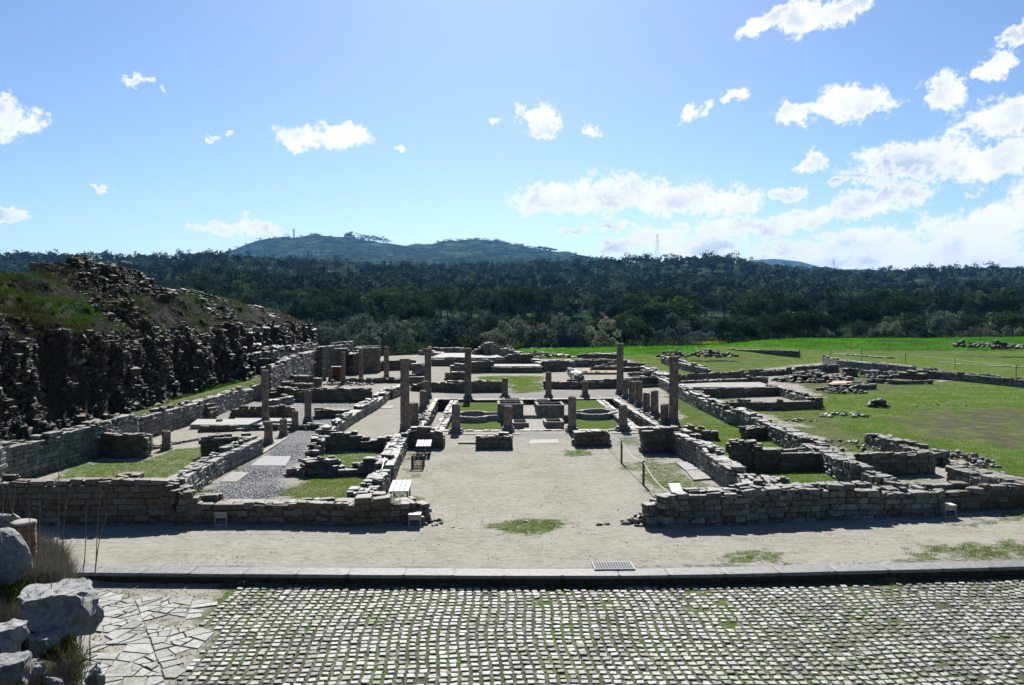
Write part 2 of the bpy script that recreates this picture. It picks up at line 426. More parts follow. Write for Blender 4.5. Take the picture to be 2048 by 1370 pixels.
# ------------------------------------------------------------------ terrain
COLPX = [-900, 0, 120, 250, 430, 520, 650, 850, 1000, 1150, 1300, 1470, 1600, 1750, 1900, 2048, 2900]
ROWS = {  # distance : ground row in the photograph for each column
 300: [632]*3 + [632, 634, 638, 642, 646, 648, 650, 650, 650, 650, 650, 650, 650, 650],
 450: [600, 600, 600, 598, 598, 600, 606, 618, 622, 624, 624, 624, 624, 624, 624, 622, 620],
 700: [568, 568, 568, 566, 564, 566, 572, 582, 588, 590, 590, 590, 592, 594, 592, 590, 590],
 1200:[532, 532, 530, 532, 527, 536, 547, 553, 555, 546, 541, 540, 560, 568, 562, 560, 560],
 1600:[526, 526, 524, 528, 520, 532, 542, 548, 548, 536, 532, 532, 556, 562, 552, 553, 550],
 2100:[530, 530, 530, 530, 526, 530, 532, 536, 538, 536, 538, 540, 556, 562, 560, 560, 560]}
MTN = [(-900, 545), (250, 545), (400, 534), (440, 512), (470, 500), (520, 482), (570, 474), (600, 474), (632, 470), (700, 477), (760, 488), (830, 492), (865, 491), (885, 484), (950, 480), (1000, 485), (1060, 496), (1110, 503), (1150, 511), (1200, 520), (1300, 540), (1500, 560), (2900, 560)]
MTN0 = [(-900, 560), (400, 545), (650, 527), (850, 528), (1000, 530), (1200, 535), (2900, 565)]
FARR = [(-900, 560), (1400, 560), (1480, 524), (1550, 519), (1600, 524), (1660, 540), (1750, 560), (2900, 560)]
def zfrom(py, D): return CAMH + (636.5 - py) / FPX * D
KL = np.array([at(x, y, .0)[:2] for x, y in ((-900, 1142), (190, 1146), (500, 1149), (1000, 1152), (1250, 1152), (1500, 1148), (2048, 1134), (2900, 1100))])
def kerbY(X): return np.interp(X, KL[:, 0], KL[:, 1])
POOL = [at(844, 857)[0] , at(1314, 854)[0], at(1000, 861)[1], at(1000, 799)[1]]   # x0 x1 y0 y1
def height(X, Y):
    X = np.asarray(X, float); Y = np.asarray(Y, float)
    c, s = math.cos(YAW), math.sin(YAW)
    D = np.maximum(X * s + Y * c, 1.0); col = CX + (X * c - Y * s) / D * FPX
    col = np.clip(col, -900, 2900)
    edge = np.interp(col, [-900, 200, 620, 700, 1050, 1300, 1440, 1620, 1800, 2048, 2900], [120, 118, 112, 104, 118, 122, 125, 150, 152, 158, 165])
    z = 1.1 * sstep(0.72, .98, D / edge) * np.interp(col, [700, 1050, 1400, 1600, 2900], [0, .45, .75, 1.25, 1.3])
    z = z + np.where(col > 1500, .25 * fbm(X * .05, Y * .05, 3) * sstep(40, 90, D), 0)
    # terrace on the left beside the city wall
    z = np.where((X < -16.3) & (Y > 24) & (Y < 118), 1.0, z)
    # street below the kerb
    z = np.where(Y < kerbY(X) + .25, -.235, z)
    z = z + np.where((Y > 17.5) & (D < 115), .012 * fbm(X * .9, Y * .9, 3), 0)
    # valley and hills
    v0 = -2.5
    z300 = zfrom(np.interp(col, COLPX, ROWS[300]), 300)
    nodes = [(300, z300)]
    for d in (450, 700, 1200, 1600, 2100): nodes.append((d, zfrom(np.interp(col, COLPX, ROWS[d]), d)))
    mx = np.array(MTN); m0 = np.array(MTN0); fr = np.array(FARR)
    nodes.append((2900, zfrom(np.interp(col, m0[:, 0], m0[:, 1]), 2900)))
    nodes.append((4200, zfrom(np.interp(col, mx[:, 0], mx[:, 1]), 4200)))
    nodes.append((5200, zfrom(np.interp(col, mx[:, 0], mx[:, 1]) + 45, 5200)))
    nodes.append((7500, zfrom(np.interp(col, fr[:, 0], fr[:, 1]), 7500)))
    nodes.append((12000, np.full(np.shape(col), 60.)))
    h = np.full(np.shape(col), v0)
    pd, pz = 205.0, h
    for d, zz in nodes:
        t = sstep(pd, d, D) if d <= 450 else np.clip((D - pd) / (d - pd), 0, 1)
        h = np.where(D > pd, pz * (1 - t) + zz * t, h); pd, pz = d, zz
    h = h + np.where(D > 260, fbm(X / 90., Y / 90., 4) * np.clip((D - 260) / 700, 0, 1) * 17, 0) + np.where(D > 2500, fbm(X / 500., Y / 400., 5) * 16, 0) * np.exp(-((D-4200)/700.)**2*0 ) * np.where(D>2500,1,0)*np.clip(abs(D-4200)/900,0.15,1)
    t = sstep(0, 1, (D - edge) / 45.0)
    return np.where(D > edge, z * (1 - t) + h * t, z)

def spaced(lo_d, hi_d, step, lo, hi, grow):
    a = list(np.arange(lo_d, hi_d + 1e-6, step))
    s = step; x = a[-1]
    while x < hi: s *= grow; x += s; a.append(x)
    s = step; x = a[0]
    while x > lo: s *= grow; x -= s; a.insert(0, x)
    return np.array(a)
xs = spaced(-19, 26, .22, -9000, 9000, 1.045)
ys = np.concatenate([[-400, -100, -30, 0, 6], spaced(10.0, 60, .22, 9.9, 11500, 1.0125)])
def snap(a, v): i = np.argmin(abs(a - v)); a[i] = v
for v in POOL[:2]: snap(xs, v)
for v in POOL[2:]: snap(ys, v)
GX, GY = np.meshgrid(xs, ys); GZ = height(GX, GY)

# surface masks --------------------------------------------------
def wp(pts, z=0): return [at(x, y, z)[:2] for x, y in pts]
GRASS_P = [  # polygon in the photograph's ground plane, strength, feather (m)
 ([(60,968),(175,922),(300,918),(330,898),(405,893),(525,905),(400,992),(300,975)], .62, .5),
 ([(632,905),(790,900),(770,945),(596,948)], .62, .5),
 ([(540,1003),(612,950),(770,948),(752,1003)], .72, .5),
 ([(750,1010),(798,905),(860,905),(868,940),(840,1000),(820,1010)], .54, .9),
 ([(970,1052),(1040,1036),(1130,1040),(1140,1060),(1050,1068),(985,1064)], .62, .35),
 ([(1128,902),(1178,898),(1190,910),(1140,914)], .6, .4),
 ([(1235,925),(1290,905),(1345,915),(1475,985),(1330,1010),(1270,975)], .54, .8),
 ([(1255,955),(1290,945),(1330,1000),(1285,995)], .6, .5),
 ([(1230,878),(1280,872),(1285,890),(1240,892)], .5, .4),
 ([(1435,1104),(1520,1090),(1600,1104),(1590,1126),(1460,1130)], .55, .5),
 ([(1850,1112),(1900,1082),(2100,1070),(2100,1120)], .56, .6),
 ([(1080,1137),(1500,1128),(2100,1110),(2100,1118),(1500,1134),(1100,1141)], .5, .15),
 ([(1890,1048),(2100,1020),(2100,1040),(1920,1056)], .5, .3),
 ([(1335,760),(1400,778),(1480,822),(1590,880),(1660,915),(1640,945),(1430,960),(1420,880),(1350,848)], .85, .5),
 ([(1480,950),(1700,930),(1720,985),(1480,985)], .7, .4),
 ([(1720,950),(1850,930),(1950,985),(1720,990)], .45, .5),
 ([(1400,782),(1530,812),(1640,792),(1700,772),(1760,770),(1900,762),(2100,770),(2500,800),(2500,1100),(2050,975),(1860,905),(1700,912),(1570,852),(1500,822)], .78, 1.0),
 ([(1545,750),(1690,735),(1890,748),(1880,772),(1740,782),(1650,800)], .7, .6),
 ([(1240,720),(1230,672),(2500,662),(2500,790),(2100,770),(1840,740),(1660,722),(1480,746),(1340,752)], .76, 1.5),
 ([(945,765),(948,752),(1088,752),(1088,784),(1020,786),(1005,765)], .75, .8),
 ([(1330,790),(1340,772),(1400,790),(1410,800),(1350,830)], .7, .5),
 ([(630,800),(770,792),(765,812),(640,815)], .42, .7),
 ([(390,800),(470,785),(540,790),(540,800),(400,815)], .42, .7),
 ([(180,1158),(470,1160),(1000,1171),(1000,1176),(440,1172),(180,1180)], .5, .2),
]
GRAVEL_P = [([(395,1010),(400,985),(524,905),(530,885),(600,850),(620,838),(700,838),(640,865),(610,915),(590,945),(540,1010)], 1., .4),
 ([(430,800),(740,795),(700,830),(640,850),(500,850),(400,850)], .5, .6),
 ([(885,868),(1140,868),(1260,866),(1280,900),(1150,880),(1000,872)], .5, .5),
 ([(880,800),(900,785),(1250,778),(1240,797)], .5, .6)]
DIRT_P = [([(1790,842),(1850,822),(1960,815),(2110,830),(2110,915),(1980,885),(1880,872)], 1., 1.5), ([(1560,742),(1700,735),(1880,752),(1870,778),(1740,782),(1640,790),(1560,765)], .55, .8), ([(1480,842),(1560,825),(1700,850),(1740,880),(1660,890)], .35, 1.5), ([(1700,915),(1600,870),(1540,835),(1640,830),(1740,870),(1800,890)], .55, 1.2), ([(1830,835),(1940,828),(2100,850),(2100,905),(1950,870)], .9, 1.6), ([(1600,745),(1840,750),(1840,775),(1700,782),(1600,770)], .7, 1.0),
 ([(1480,742),(1340,750),(1420,722),(1560,716)], .4, 2), ([(1600,700),(2048,722),(1900,700),(1700,690)], .45, 3), ([(1360,850),(1345,790),(1400,815),(1440,850)], .5, .8)]
def mask_of(X, Y, L_):
    r = np.zeros(X.shape)
    for pts, st, fe in L_:
        pl = wp(pts); pa = np.array(pl); bb = (X > pa[:, 0].min() - 3) & (X < pa[:, 0].max() + 3) & (Y > pa[:, 1].min() - 3) & (Y < pa[:, 1].max() + 3)
        if not bb.any(): continue
        d = polydist(X[bb], Y[bb], pl); w = fbm(X[bb] * .8, Y[bb] * .8, 3) * fe * 1.5 + fbm(X[bb] * 3, Y[bb] * 3, 3) * fe * .8
        r[bb] = np.maximum(r[bb], st * sstep(-fe, fe, d + w))
    return r
def masks(X, Y):
    X = np.asarray(X, float); Y = np.asarray(Y, float)
    gm = mask_of(X, Y, GRASS_P); gv = mask_of(X, Y, GRAVEL_P); dm = mask_of(X, Y, DIRT_P)
    gm = np.where((X < -16.3) & (Y > 24), .7, gm)
    c, s = math.cos(YAW), math.sin(YAW); D = np.maximum(X * s + Y * c, 1); col = CX + (X * c - Y * s) / D * FPX
    gm = np.where((D > 100) & (col > 1030), np.maximum(gm, .95), gm)
    gm = np.where((D > 118), np.maximum(gm, .7), gm)
    st = Y < kerbY(X) + .2
    gm = np.where(st, np.interp(X, [-6, 0, 4, 10, 14], [.36, .40, .46, .58, .7]) + .12 * fbm(X * .7, Y * .9, 3), gm)
    forest = sstep(128, 160, D)
    pv_ = st & (X > np.interp(Y, LBP[:, 1], LBP[:, 0])); gm = np.where(pv_, np.maximum(gm, .62) , gm); dm = np.where(pv_, .75, dm)
    return np.clip(gm, 0, 1), np.clip(gv, 0, 1), np.clip(dm, 0, 1), forest
LBP = np.array([at(x, y, -.2)[:2] for x, y in ((445, 1166), (425, 1200), (395, 1238), (440, 1262), (420, 1290), (372, 1330), (350, 1370), (300, 1450), (280, 1500))])[::-1]
mg, mv, md, mf = masks(GX, GY)

def ground_mat():
    m, t, b = mat('ground_surface'); b.inputs['Specular IOR Level'].default_value = 0.0; b.inputs['Roughness'].default_value = 1.0; g = G(t); p = g.pos()
    sp = g.n('ShaderNodeSeparateColor', {0: g.attr('mask', 'Color')}); fo = g.attr('mask', 'Alpha')
    fine = g.noise(p, 60, 3, .7); mid = g.noise(p, 6, 6, .7); big = g.noise(p, .6, 5, .65); huge = g.noise(p, .09, 4, .6)
    sand = g.ramp(g.m('ADD', g.m('MULTIPLY', mid, .6), g.m('MULTIPLY', big, .4)), [(.3, (.17, .158, .13)), (.5, (.245, .235, .205)), (.7, (.29, .281, .25))])
    sand = g.mix(.55, sand, g.ramp(fine, [(.32, (.42, .42, .42)), (.52, (1.08, 1.08, 1.07))]), 'MULTIPLY')
    sand = g.mix(.6, sand, g.ramp(g.noise(g.n('ShaderNodeMapping', {'Vector': p, 'Scale': (1.0, 2.2, 1.0)}).outputs[0], 2.3, 7, .72, .5), [(.34, (.62, .62, .60)), (.5, (1, 1, 1)), (.7, (1.12, 1.11, 1.08))]), 'MULTIPLY')
    sand = g.mix(g.ramp(g.noise(p, 24, 2, .5), [(.66, (0, 0, 0)), (.72, (.75, .75, .75))]), sand, (.07, .066, .055))
    grav = g.ramp(g.noise(p, 34, 4, .8), [(.36, (.025, .027, .03)), (.5, (.14, .145, .15)), (.62, (.34, .345, .35))])
    c = g.mix(g.m('MULTIPLY', sp.outputs[1], 1.0), sand, grav)
    gfine = g.noise(p, 22, 5, .8); gmid = g.noise(p, 2.6, 5, .7)
    gc = g.ramp(gfine, [(.32, (.018, .045, .006)), (.5, (.05, .105, .014)), (.68, (.10, .17, .028))])
    gc = g.mix(g.ramp(gmid, [(.47, (0, 0, 0)), (.64, (.85, .85, .85))]), gc, g.ramp(gfine, [(.3, (.05, .052, .018)), (.7, (.14, .135, .05))]))
    gc = g.mix(g.ramp(g.noise(p, .45, 8, .75), [(.44, (0, 0, 0)), (.58, (.85, .85, .85))]), gc, g.ramp(gfine, [(.3, (.045, .06, .022)), (.7, (.17, .185, .085))]))
    dirt = g.ramp(gfine, [(.3, (.04, .034, .03)), (.7, (.10, .088, .075))])
    gd = g.m('MULTIPLY', sp.outputs[2], g.ramp(g.noise(p, 1.1, 6, .7), [(.42, (0, 0, 0)), (.55, (1, 1, 1))]))
    gc = g.mix(gd, gc, dirt)
    f = g.m('ADD', sp.outputs[0], g.m('MULTIPLY', g.m('SUBTRACT', g.noise(p, 5, 7, .75), .5), 1.5))
    f = g.m('ADD', f, g.m('MULTIPLY', g.m('SUBTRACT', gfine, .5), .6))
    f = g.ramp(f, [(.42, (0, 0, 0)), (.62, (1, 1, 1))])
    c = g.mix(f, c, gc)
    fr = g.ramp(g.noise(p, .012, 8, .72), [(.4, (.006, .016, .012)), (.5, (.02, .038, .024)), (.6, (.065, .095, .055))])
    fr = g.mix(.8, fr, g.ramp(g.noise(p, .07, 6, .75), [(.38, (.3, .36, .4)), (.6, (1.35, 1.3, 1.15))]), 'MULTIPLY')
    c = g.mix(fo, c, fr)
    t.links.new(c, b.inputs['Base Color'])
    h = g.m('ADD', g.m('MULTIPLY', mid, .6), g.m('ADD', g.m('MULTIPLY', fine, .3), g.m('MULTIPLY', gfine, g.m('MULTIPLY', f, 1.5))))
    far = g.m('MULTIPLY', g.noise(p, .05, 6, .75), g.m('MULTIPLY', fo, 300.0))
    g.bump(g.m('ADD', h, far), .55, .05, b); return m
GROUND = ground_mat()
ny, nx = GX.shape
I = np.arange(ny * nx).reshape(ny, nx)
q = np.stack([I[:-1, :-1], I[:-1, 1:], I[1:, 1:], I[1:, :-1]], -1).reshape(-1, 4)
fcx = (GX[:-1, :-1] + GX[1:, 1:]).ravel() / 2; fcy = (GY[:-1, :-1] + GY[1:, 1:]).ravel() / 2
q = q[~((fcx > POOL[0]) & (fcx < POOL[1]) & (fcy > POOL[2]) & (fcy < POOL[3]))]
me = npmesh('ground', np.stack([GX, GY, GZ], -1).reshape(-1, 3), quads=q, mats=[GROUND], smooth=True)
ca = me.color_attributes.new('mask', 'FLOAT_COLOR', 'POINT')
ca.data.foreach_set('color', np.stack([mg, mv, md, mf], -1).astype(np.float32).ravel())
tag(link('ground', me), kind='structure')

# ------------------------------------------------------------------ kerb and street paving
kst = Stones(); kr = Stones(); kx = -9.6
while kx < 17.0:
    l = random.uniform(1.05, 1.3); y0 = float(kerbY(kx)); y1 = float(kerbY(kx + l)); a = math.atan2(y1 - y0, l)
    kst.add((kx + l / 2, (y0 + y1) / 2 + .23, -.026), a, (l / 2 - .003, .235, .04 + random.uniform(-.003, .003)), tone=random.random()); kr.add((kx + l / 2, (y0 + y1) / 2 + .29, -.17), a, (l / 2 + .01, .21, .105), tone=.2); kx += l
V, Q, T, tn = kst.arrays(.006, 1)
KERBM = stone_mat('granite_kerb', [(0, (.21, .215, .22)), (1, (.27, .27, .275))], lich=.15, bmp=.25, drk=.72, sheen=.2)
tag(link('kerb', npmesh('kerb', V, mats=[KERBM], polys=[Q, T], tone=tn)), kind='structure')
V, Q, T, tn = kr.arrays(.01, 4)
RISER = plain('painted_shade_riser', (.04, .034, .028), 1.0, .5, 8, spec=.05, bmp=.6)  # near-black colour paints in the shade below the kerb overhang
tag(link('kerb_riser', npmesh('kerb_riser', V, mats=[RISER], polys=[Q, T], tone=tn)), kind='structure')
# small square blocks set in wavy rows
LB = np.array([at(x, y, -.2)[:2] for x, y in ((445, 1166), (425, 1200), (395, 1238), (440, 1262), (420, 1290), (372, 1330), (350, 1370), (300, 1450), (280, 1500))])[::-1]
ps = Stones()
for j in range(37):
    for i in range(108):
        u = -5.2 + i * .173; v = 16.6 - j * .171
        x = u + .05 * math.sin(v * 1.7 + u * .3); y = v + .09 * math.sin(u * .62 + 1.2) + .02 * math.sin(u * 1.9 + v)
        k = float(sstep(8.4, 12.5, u)); y += k * .75 * (v - 14.6) * .35 + k * (-.55 * math.sin((u - 8.4) * 1.1)) * float(sstep(13.2, 16, v)); yaw = .055 * math.cos(u * .62 + 1.2) + k * -.25
        k2_ = float(sstep(6.3, 9.2, u)); x += k2_ * 1.25 * max(0, (v - 14.7) / 1.9) ** 2; yaw -= k2_ * .5 * max(0, (v - 14.7) / 1.9)
        x += random.gauss(0, .007); y += random.gauss(0, .008)
        if y > kerbY(x) - .14 or x < np.interp(y, LB[:, 1], LB[:, 0]) + random.uniform(-.08, .08): continue
        if vnoise(x * .9, y * .9) * vnoise(x * 4, y * 4) > .68: continue
        s = random.uniform(.044, .059)
        ps.add((x, y, -.247 + random.gauss(0, .004)), yaw + random.gauss(0, .06), (s * 1.08, s, .035), random.gauss(0, .02), random.gauss(0, .02), tone=min(1, max(0, random.gauss(.6, .3) - .9 * (vnoise(x * 1.3 + 9, y * 1.3) > .62) * random.random())))
V, Q, T, tn = ps.arrays(.13, 2)
PAVM = stone_mat('limestone_setts', [(0, (.13, .125, .11)), (.4, (.33, .33, .31)), (1, (.47, .465, .445))], moss=.5, scale=1.6, lich=.3, bmp=.3, drk=.95, sheen=.25)
tag(link('street_paving', npmesh('street_paving', V, mats=[PAVM], polys=[Q, T], tone=tn)), kind='structure')
# old irregular flagstones
def split(poly, size):
    a = np.array(poly); area = .5 * abs(np.dot(a[:, 0], np.roll(a[:, 1], 1)) - np.dot(a[:, 1], np.roll(a[:, 0], 1)))
    if area < size * random.uniform(.25, 2.9) or len(poly) > 9: return [a]
    c = a.mean(0) + rng.normal(0, .04, 2); ev = np.linalg.eigh(np.cov((a - a.mean(0)).T) + np.eye(2) * 1e-6)[1][:, 1]; th = math.atan2(ev[1], ev[0]) + random.gauss(0, .38); n = np.array([math.cos(th), math.sin(th)])
    d = (a - c) @ n; A = []; B = []
    for i in range(len(a)):
        j = (i + 1) % len(a)
        if d[i] >= 0: A.append(a[i])
        else: B.append(a[i])
        if d[i] * d[j] < 0:
            t_ = d[i] / (d[i] - d[j]); pnt = a[i] + (a[j] - a[i]) * t_; A.append(pnt); B.append(pnt)
    if len(A) < 3 or len(B) < 3: return [a]
    return split(A, size) + split(B, size)
fv = []; ff = []; ft = []
for pl in split([(-9.5, 11.0), (-2.2, 11.0), (-2.2, 16.5), (-9.5, 16.5)], .075):
    c = pl.mean(0)
    if c[1] > kerbY(c[0]) - .2 or c[0] > np.interp(c[1], LB[:, 1], LB[:, 0]) - .12 or c[0] < -9: continue
    if fbm(c[0] * 1.1 + 5, c[1] * 1.1, 3) > .42 or random.random() < .02: continue
    n = len(pl); ins = c + (pl - c) * (1 - .02 / max(.1, np.hypot(*(pl - c).T).mean()) ) + rng.normal(0, .006, pl.shape)
    ins2 = c + (ins - c) * .95
    z = -.213 + random.gauss(0, .005); sl = rng.normal(0, .007, 2); o = len(fv)
    for w in ins: fv.append((w[0], w[1], -.26))
    for w in ins: fv.append((w[0], w[1], z - .008 + (w - c) @ sl))
    for w in ins2: fv.append((w[0], w[1], z + (w - c) @ sl))
    for k in (0, 1):
        for i in range(n): j = (i + 1) % n; ff.append((o + k * n + i, o + k * n + j, o + (k + 1) * n + j, o + (k + 1) * n + i))
    ff.append(tuple(range(o + 2 * n, o + 3 * n))); ft += [.12 + .4 * random.random()] * (3 * n)
me = bpy.data.meshes.new('old_flagstones'); me.from_pydata([tuple(map(float, v)) for v in fv], [], ff); me.update(); me.materials.append(PAVM)
a_ = me.attributes.new('tone', 'FLOAT', 'POINT'); a_.data.foreach_set('value', ft)
tag(link('old_flagstones', me), kind='structure')

# ------------------------------------------------------------------ masonry walls
WALLS = []
def wall(pts, width, label, material=STONE, name='ruined_wall', z0=0., ch=None, rag=.06, group=None, cat='wall', world=False, jit=.09, ln=None):
    """pts: (px, py, h) = top centre line in the photograph at height h above z0 (world=True: (X, Y, h))"""
    P = []
    for p_ in pts:
        if world: P.append((p_[0], p_[1], p_[2]))
        else: w = at(p_[0], p_[1], z0 + p_[2]); P.append((w[0], w[1], p_[2]))
    D = np.mean([p_[1] for p_ in P])
    if ch is None: ch = .165 if D < 38 else (.19 if D < 60 else .24)
    if ln is None: ln = (.2, .5) if D < 38 else ((.28, .65) if D < 60 else (.4, .9))
    st = Stones(); cv = []; cq = []; seed = len(WALLS) + 1
    tot = 0
    org = P[0]
    for i in range(len(P) - 1):
        a = np.array(P[i][:2]); b_ = np.array(P[i + 1][:2]); Ls = np.hypot(*(b_ - a))
        if Ls < .02: continue
        u = (b_ - a) / Ls; n = np.array([-u[1], u[0]]); yaw = math.atan2(u[1], u[0]); h0, h1 = P[i][2], P[i + 1][2]
        def H(s_):
            return h0 + (h1 - h0) * s_ / Ls + rag * float(fbm((tot + s_) * .9 + seed * 7, seed * 3.3, 4)) * 2.6
        hmax = max(h0, h1) + rag
        for side in (-1, 1):
            k = 0; zlo = -.08
            while zlo < hmax:
                hh = ch * random.uniform(.82, 1.2); s_ = -random.uniform(0, ln[0]) * .6
                while s_ < Ls:
                    l = random.uniform(*ln); e = min(s_ + l, Ls + width * .3 * (0 if False else .5))
                    c_ = (s_ + e) / 2; l2 = e - s_
                    if l2 < .08: break
                    Hc = H(min(max(c_, 0), Ls))
                    if zlo + hh * .55 <= Hc:
                        hz = hh / 2; zc = zlo + hh / 2
                        dd = width / 4 * random.uniform(.92, 1.1)
                        off_ = side * (width / 2 - dd + random.gauss(0, .008))
                        top = zlo + hh * 1.4 > Hc
                        w = a + u * c_ + n * off_
                        if top and random.random() < .62 and D < 75:
                            for q_ in (-1, 1):
                                la = l2 * random.uniform(.3, .52); w3 = w + n * q_ * dd * random.uniform(.4, .56) + u * random.uniform(-.12, .12) * l2
                                st.add((w3[0] - org[0], w3[1] - org[1], zc + random.gauss(-.01, .03)), yaw + random.gauss(0, .22), (la * .95, dd * random.uniform(.42, .56), hz * random.uniform(.7, 1.0)), random.gauss(0, .05), random.gauss(0, .06))
                            s_ = e if e > s_ else s_ + l
                            continue
                        st.add((w[0] - org[0], w[1] - org[1], zc + (random.gauss(0, .015) if top else 0)), yaw + random.gauss(0, .02 if not top else .07),
                               (l2 / 2 * .965, dd, hz * (.95 if not top else random.uniform(.7, 1.05))), random.gauss(0, .03 if top else .008), random.gauss(0, .035 if top else .008))
                    s_ = e if e > s_ else s_ + l
                zlo += hh; k += 1
        # mortar core
        ns = max(2, int(Ls / .35) + 1); hw = width / 2 - .028
        ss = np.linspace(-.02 if i else .03, Ls + (0 if i < len(P) - 2 else -.03), ns); o = len(cv)
        for s_ in ss:
            zt = max(.02, H(min(max(s_, 0), Ls)) - ch * .62)
            w0 = a + u * s_ - n * hw; w1 = a + u * s_ + n * hw
            for w, z in ((w0, -.15), (w0, zt), (w1, zt), (w1, -.15)): cv.append((w[0] - org[0], w[1] - org[1], z))
        for k in range(ns - 1):
            for m_ in range(3): cq.append((o + k * 4 + m_, o + k * 4 + m_ + 1, o + k * 4 + m_ + 5, o + k * 4 + m_ + 4))
        cq.append((o, o + 3, o + 2, o + 1)); cq.append((o + 4 * (ns - 1), o + 4 * (ns - 1) + 1, o + 4 * (ns - 1) + 2, o + 4 * (ns - 1) + 3))
        tot += Ls
    V, Q, T, tn = st.arrays(jit, seed)
    nv = len(V); cv = np.array(cv); cq = np.array(cq) + nv
    me = npmesh(name, np.vstack([V, cv]), mats=[material, MORTAR], polys=[Q, cq, T], tone=np.concatenate([tn, np.full(len(cv), .3)]),
                mi=np.concatenate([np.zeros(len(Q)), np.ones(len(cq)), np.zeros(len(T))]))
    o = link(name, me, None, (org[0], org[1], z0)); tag(o, label, cat, group, 'thing'); WALLS.append(o); return o

# --- the two front walls along the gravel strip
wall([(-520,963,1.18),(340,955,1.18),(362,972,.98),(385,990,.72),(404,997,.62),(600,997,.62),(700,997,.66),(812,996,.64),(826,1003,.52),(838,1018,.36),(846,1030,.2)], .72,
     'long front wall that steps down from tall brown masonry to a low pale topped stretch', STONE_B, rag=.04)
wall([(1308,1006,.55),(1316,998,.7),(1328,984,.86),(1480,977,.9),(1500,967,1.0),(1620,964,1.0),(1621,970,.88),(1738,970,.86),(1740,980,.7),(1866,976,.7)], .72,
     'front wall of grey blocks behind the tilted information sign', STONE, rag=.035)
wall([(1867,974,.66),(1960,970,.66),(2450,951,.68)], .66, 'dark lower wall running on from the grey front wall to the frame edge', STONE_B, rag=.02)
# --- left rooms
wall([(-330,1010,1.3),(0,890,1.3),(110,866,1.32),(176,848,1.38),(262,826,1.38)], .6, 'tall side wall at the foot of the great city wall, nearest stretch', STONE, rag=.05)
wall([(274,832,1.1),(390,802,1.12),(455,783,1.1),(480,776,1.1)], .55, 'side wall between the grassy terrace and the mosaic rooms', STONE, rag=.06)
wall([(472,782,.95),(560,757,1.0)], .5, 'far end of the side wall, behind the slim left column', STONE)
wall([(186,864,.9),(240,869,.9),(297,871,.85)], .55, 'dark cross wall jutting from the tall side wall over the grass', STONE_B)
wall([(513,872,.74),(440,904,.72),(391,932,.7),(366,948,.75),(352,955,.9)], .52, 'long diagonal wall on the near side of the slate gravel passage', STONE_G, rag=.04)
wall([(404,873,.82),(508,871,.76)], .5, 'short flat topped cross wall meeting the diagonal wall by the brick stubs', STONE_B)
wall([(396,809,.8),(426,812,.74)], .7, 'stubby square block wall jutting from the side wall', STONE_B)
wall([(463,819,.45),(480,813,.6),(560,812,.62),(581,815,.6)], .5, 'low dark wall behind the pale floor, left of the short column', STONE_B)
wall([(632,819,.5),(660,815,.56),(694,814,.6)], .45, 'low wall piece between the short column and the long diagonal wall', STONE_B)
wall([(645,856,.62),(700,822,.62),(752,794,.64),(775,776,.66)], .6, 'long diagonal wall beside the pale gravel walk left of the peristyle', STONE_G, rag=.05)
wall([(778,777,.7),(800,772,.6),(812,768,.5)], .6, 'end of the diagonal wall behind the tall front left column', STONE)
wall([(632,867,.72),(724,866,.7),(727,874,.56),(792,872,.58)], .5, 'back wall of the small grassy room, with a step down in its top', STONE_B)
wall([(638,868,.68),(634,880,.6),(628,893,.38),(624,900,.3)], .55, 'crumbling stub at the corner of the small grassy room', STONE)
wall([(578,944,.1),(612,932,.34),(640,917,.54),(668,919,.52),(677,932,.34),(716,930,.34),(730,918,.52),(752,913,.62),(786,912,.66)], .5, 'ragged wavy dividing wall between the two grassy rooms', STONE, rag=.08)
wall([(803,863,.7),(785,893,.68),(770,925,.66)], .62, 'pale topped wall between the small rooms and the slatted benches', STONE_G, rag=.03)
wall([(762,944,.52),(745,960,.55),(733,972,.5),(716,990,.62)], .6, 'broken lower stretch of wall joining the front wall beside the near bench', STONE_G, rag=.08)
wall([(815,857,.8),(858,857,.8),(859,864,.66),(885,864,.66)], .6, 'stepped wall stub at the foot of the tall front left column', STONE_B)
wall([(955,867,.62),(1021,867,.62)], .6, 'free standing block of masonry between the court and the garden', STONE_B, rag=.02)
wall([(1150,861,.66),(1217,859,.68)], .6, 'free standing masonry block that the rope barrier is tied to', STONE_B, rag=.02)
# --- right of the court
wall([(1284,856,1.0),(1352,855,1.0)], .55, 'dark corner wall in front of the tall front right column', STONE_B, rag=.02)
wall([(1356,858,.96),(1400,880,.92),(1432,903,.86),(1472,931,.78)], .62, 'pale topped diagonal wall beside the rectangular slab in the grass', STONE_G, rag=.04)
wall([(1373,849,.62),(1409,850,.62),(1410,856,.5),(1433,857,.5)], .55, 'small wall piece on the yellow lawn behind the diagonal wall', STONE_B)
wall([(1491,946,.86),(1508,964,.98)], .5, 'short return wall joined to the grey front wall, nearer the court', STONE_G)
wall([(1530,945,.82),(1562,962,.95)], .5, 'second short return wall joined to the grey front wall', STONE_G)
wall([(1357,770,.78),(1400,790,.78),(1440,806,.8),(1458,812,.82)], .6, 'far stretch of the long right diagonal wall, behind the tall column', STONE, rag=.07)
wall([(1462,815,.82),(1495,822,.84),(1512,829,.84)], .66, 'middle block of the long right diagonal wall', STONE, rag=.03)
wall([(1514,834,.72),(1580,861,.72),(1640,890,.72)], .66, 'sunlit stretch of the long right diagonal wall beside the lawn', STONE_G, rag=.05)
wall([(1644,892,.72),(1690,914,.76),(1724,928,.76)], .7, 'near end of the long right diagonal wall with a squared dark head', STONE_G, rag=.03)
wall([(1489,853,.6),(1522,852,.58)], .6, 'small pier jutting from the long right wall onto the lawn', STONE_B, rag=.02)
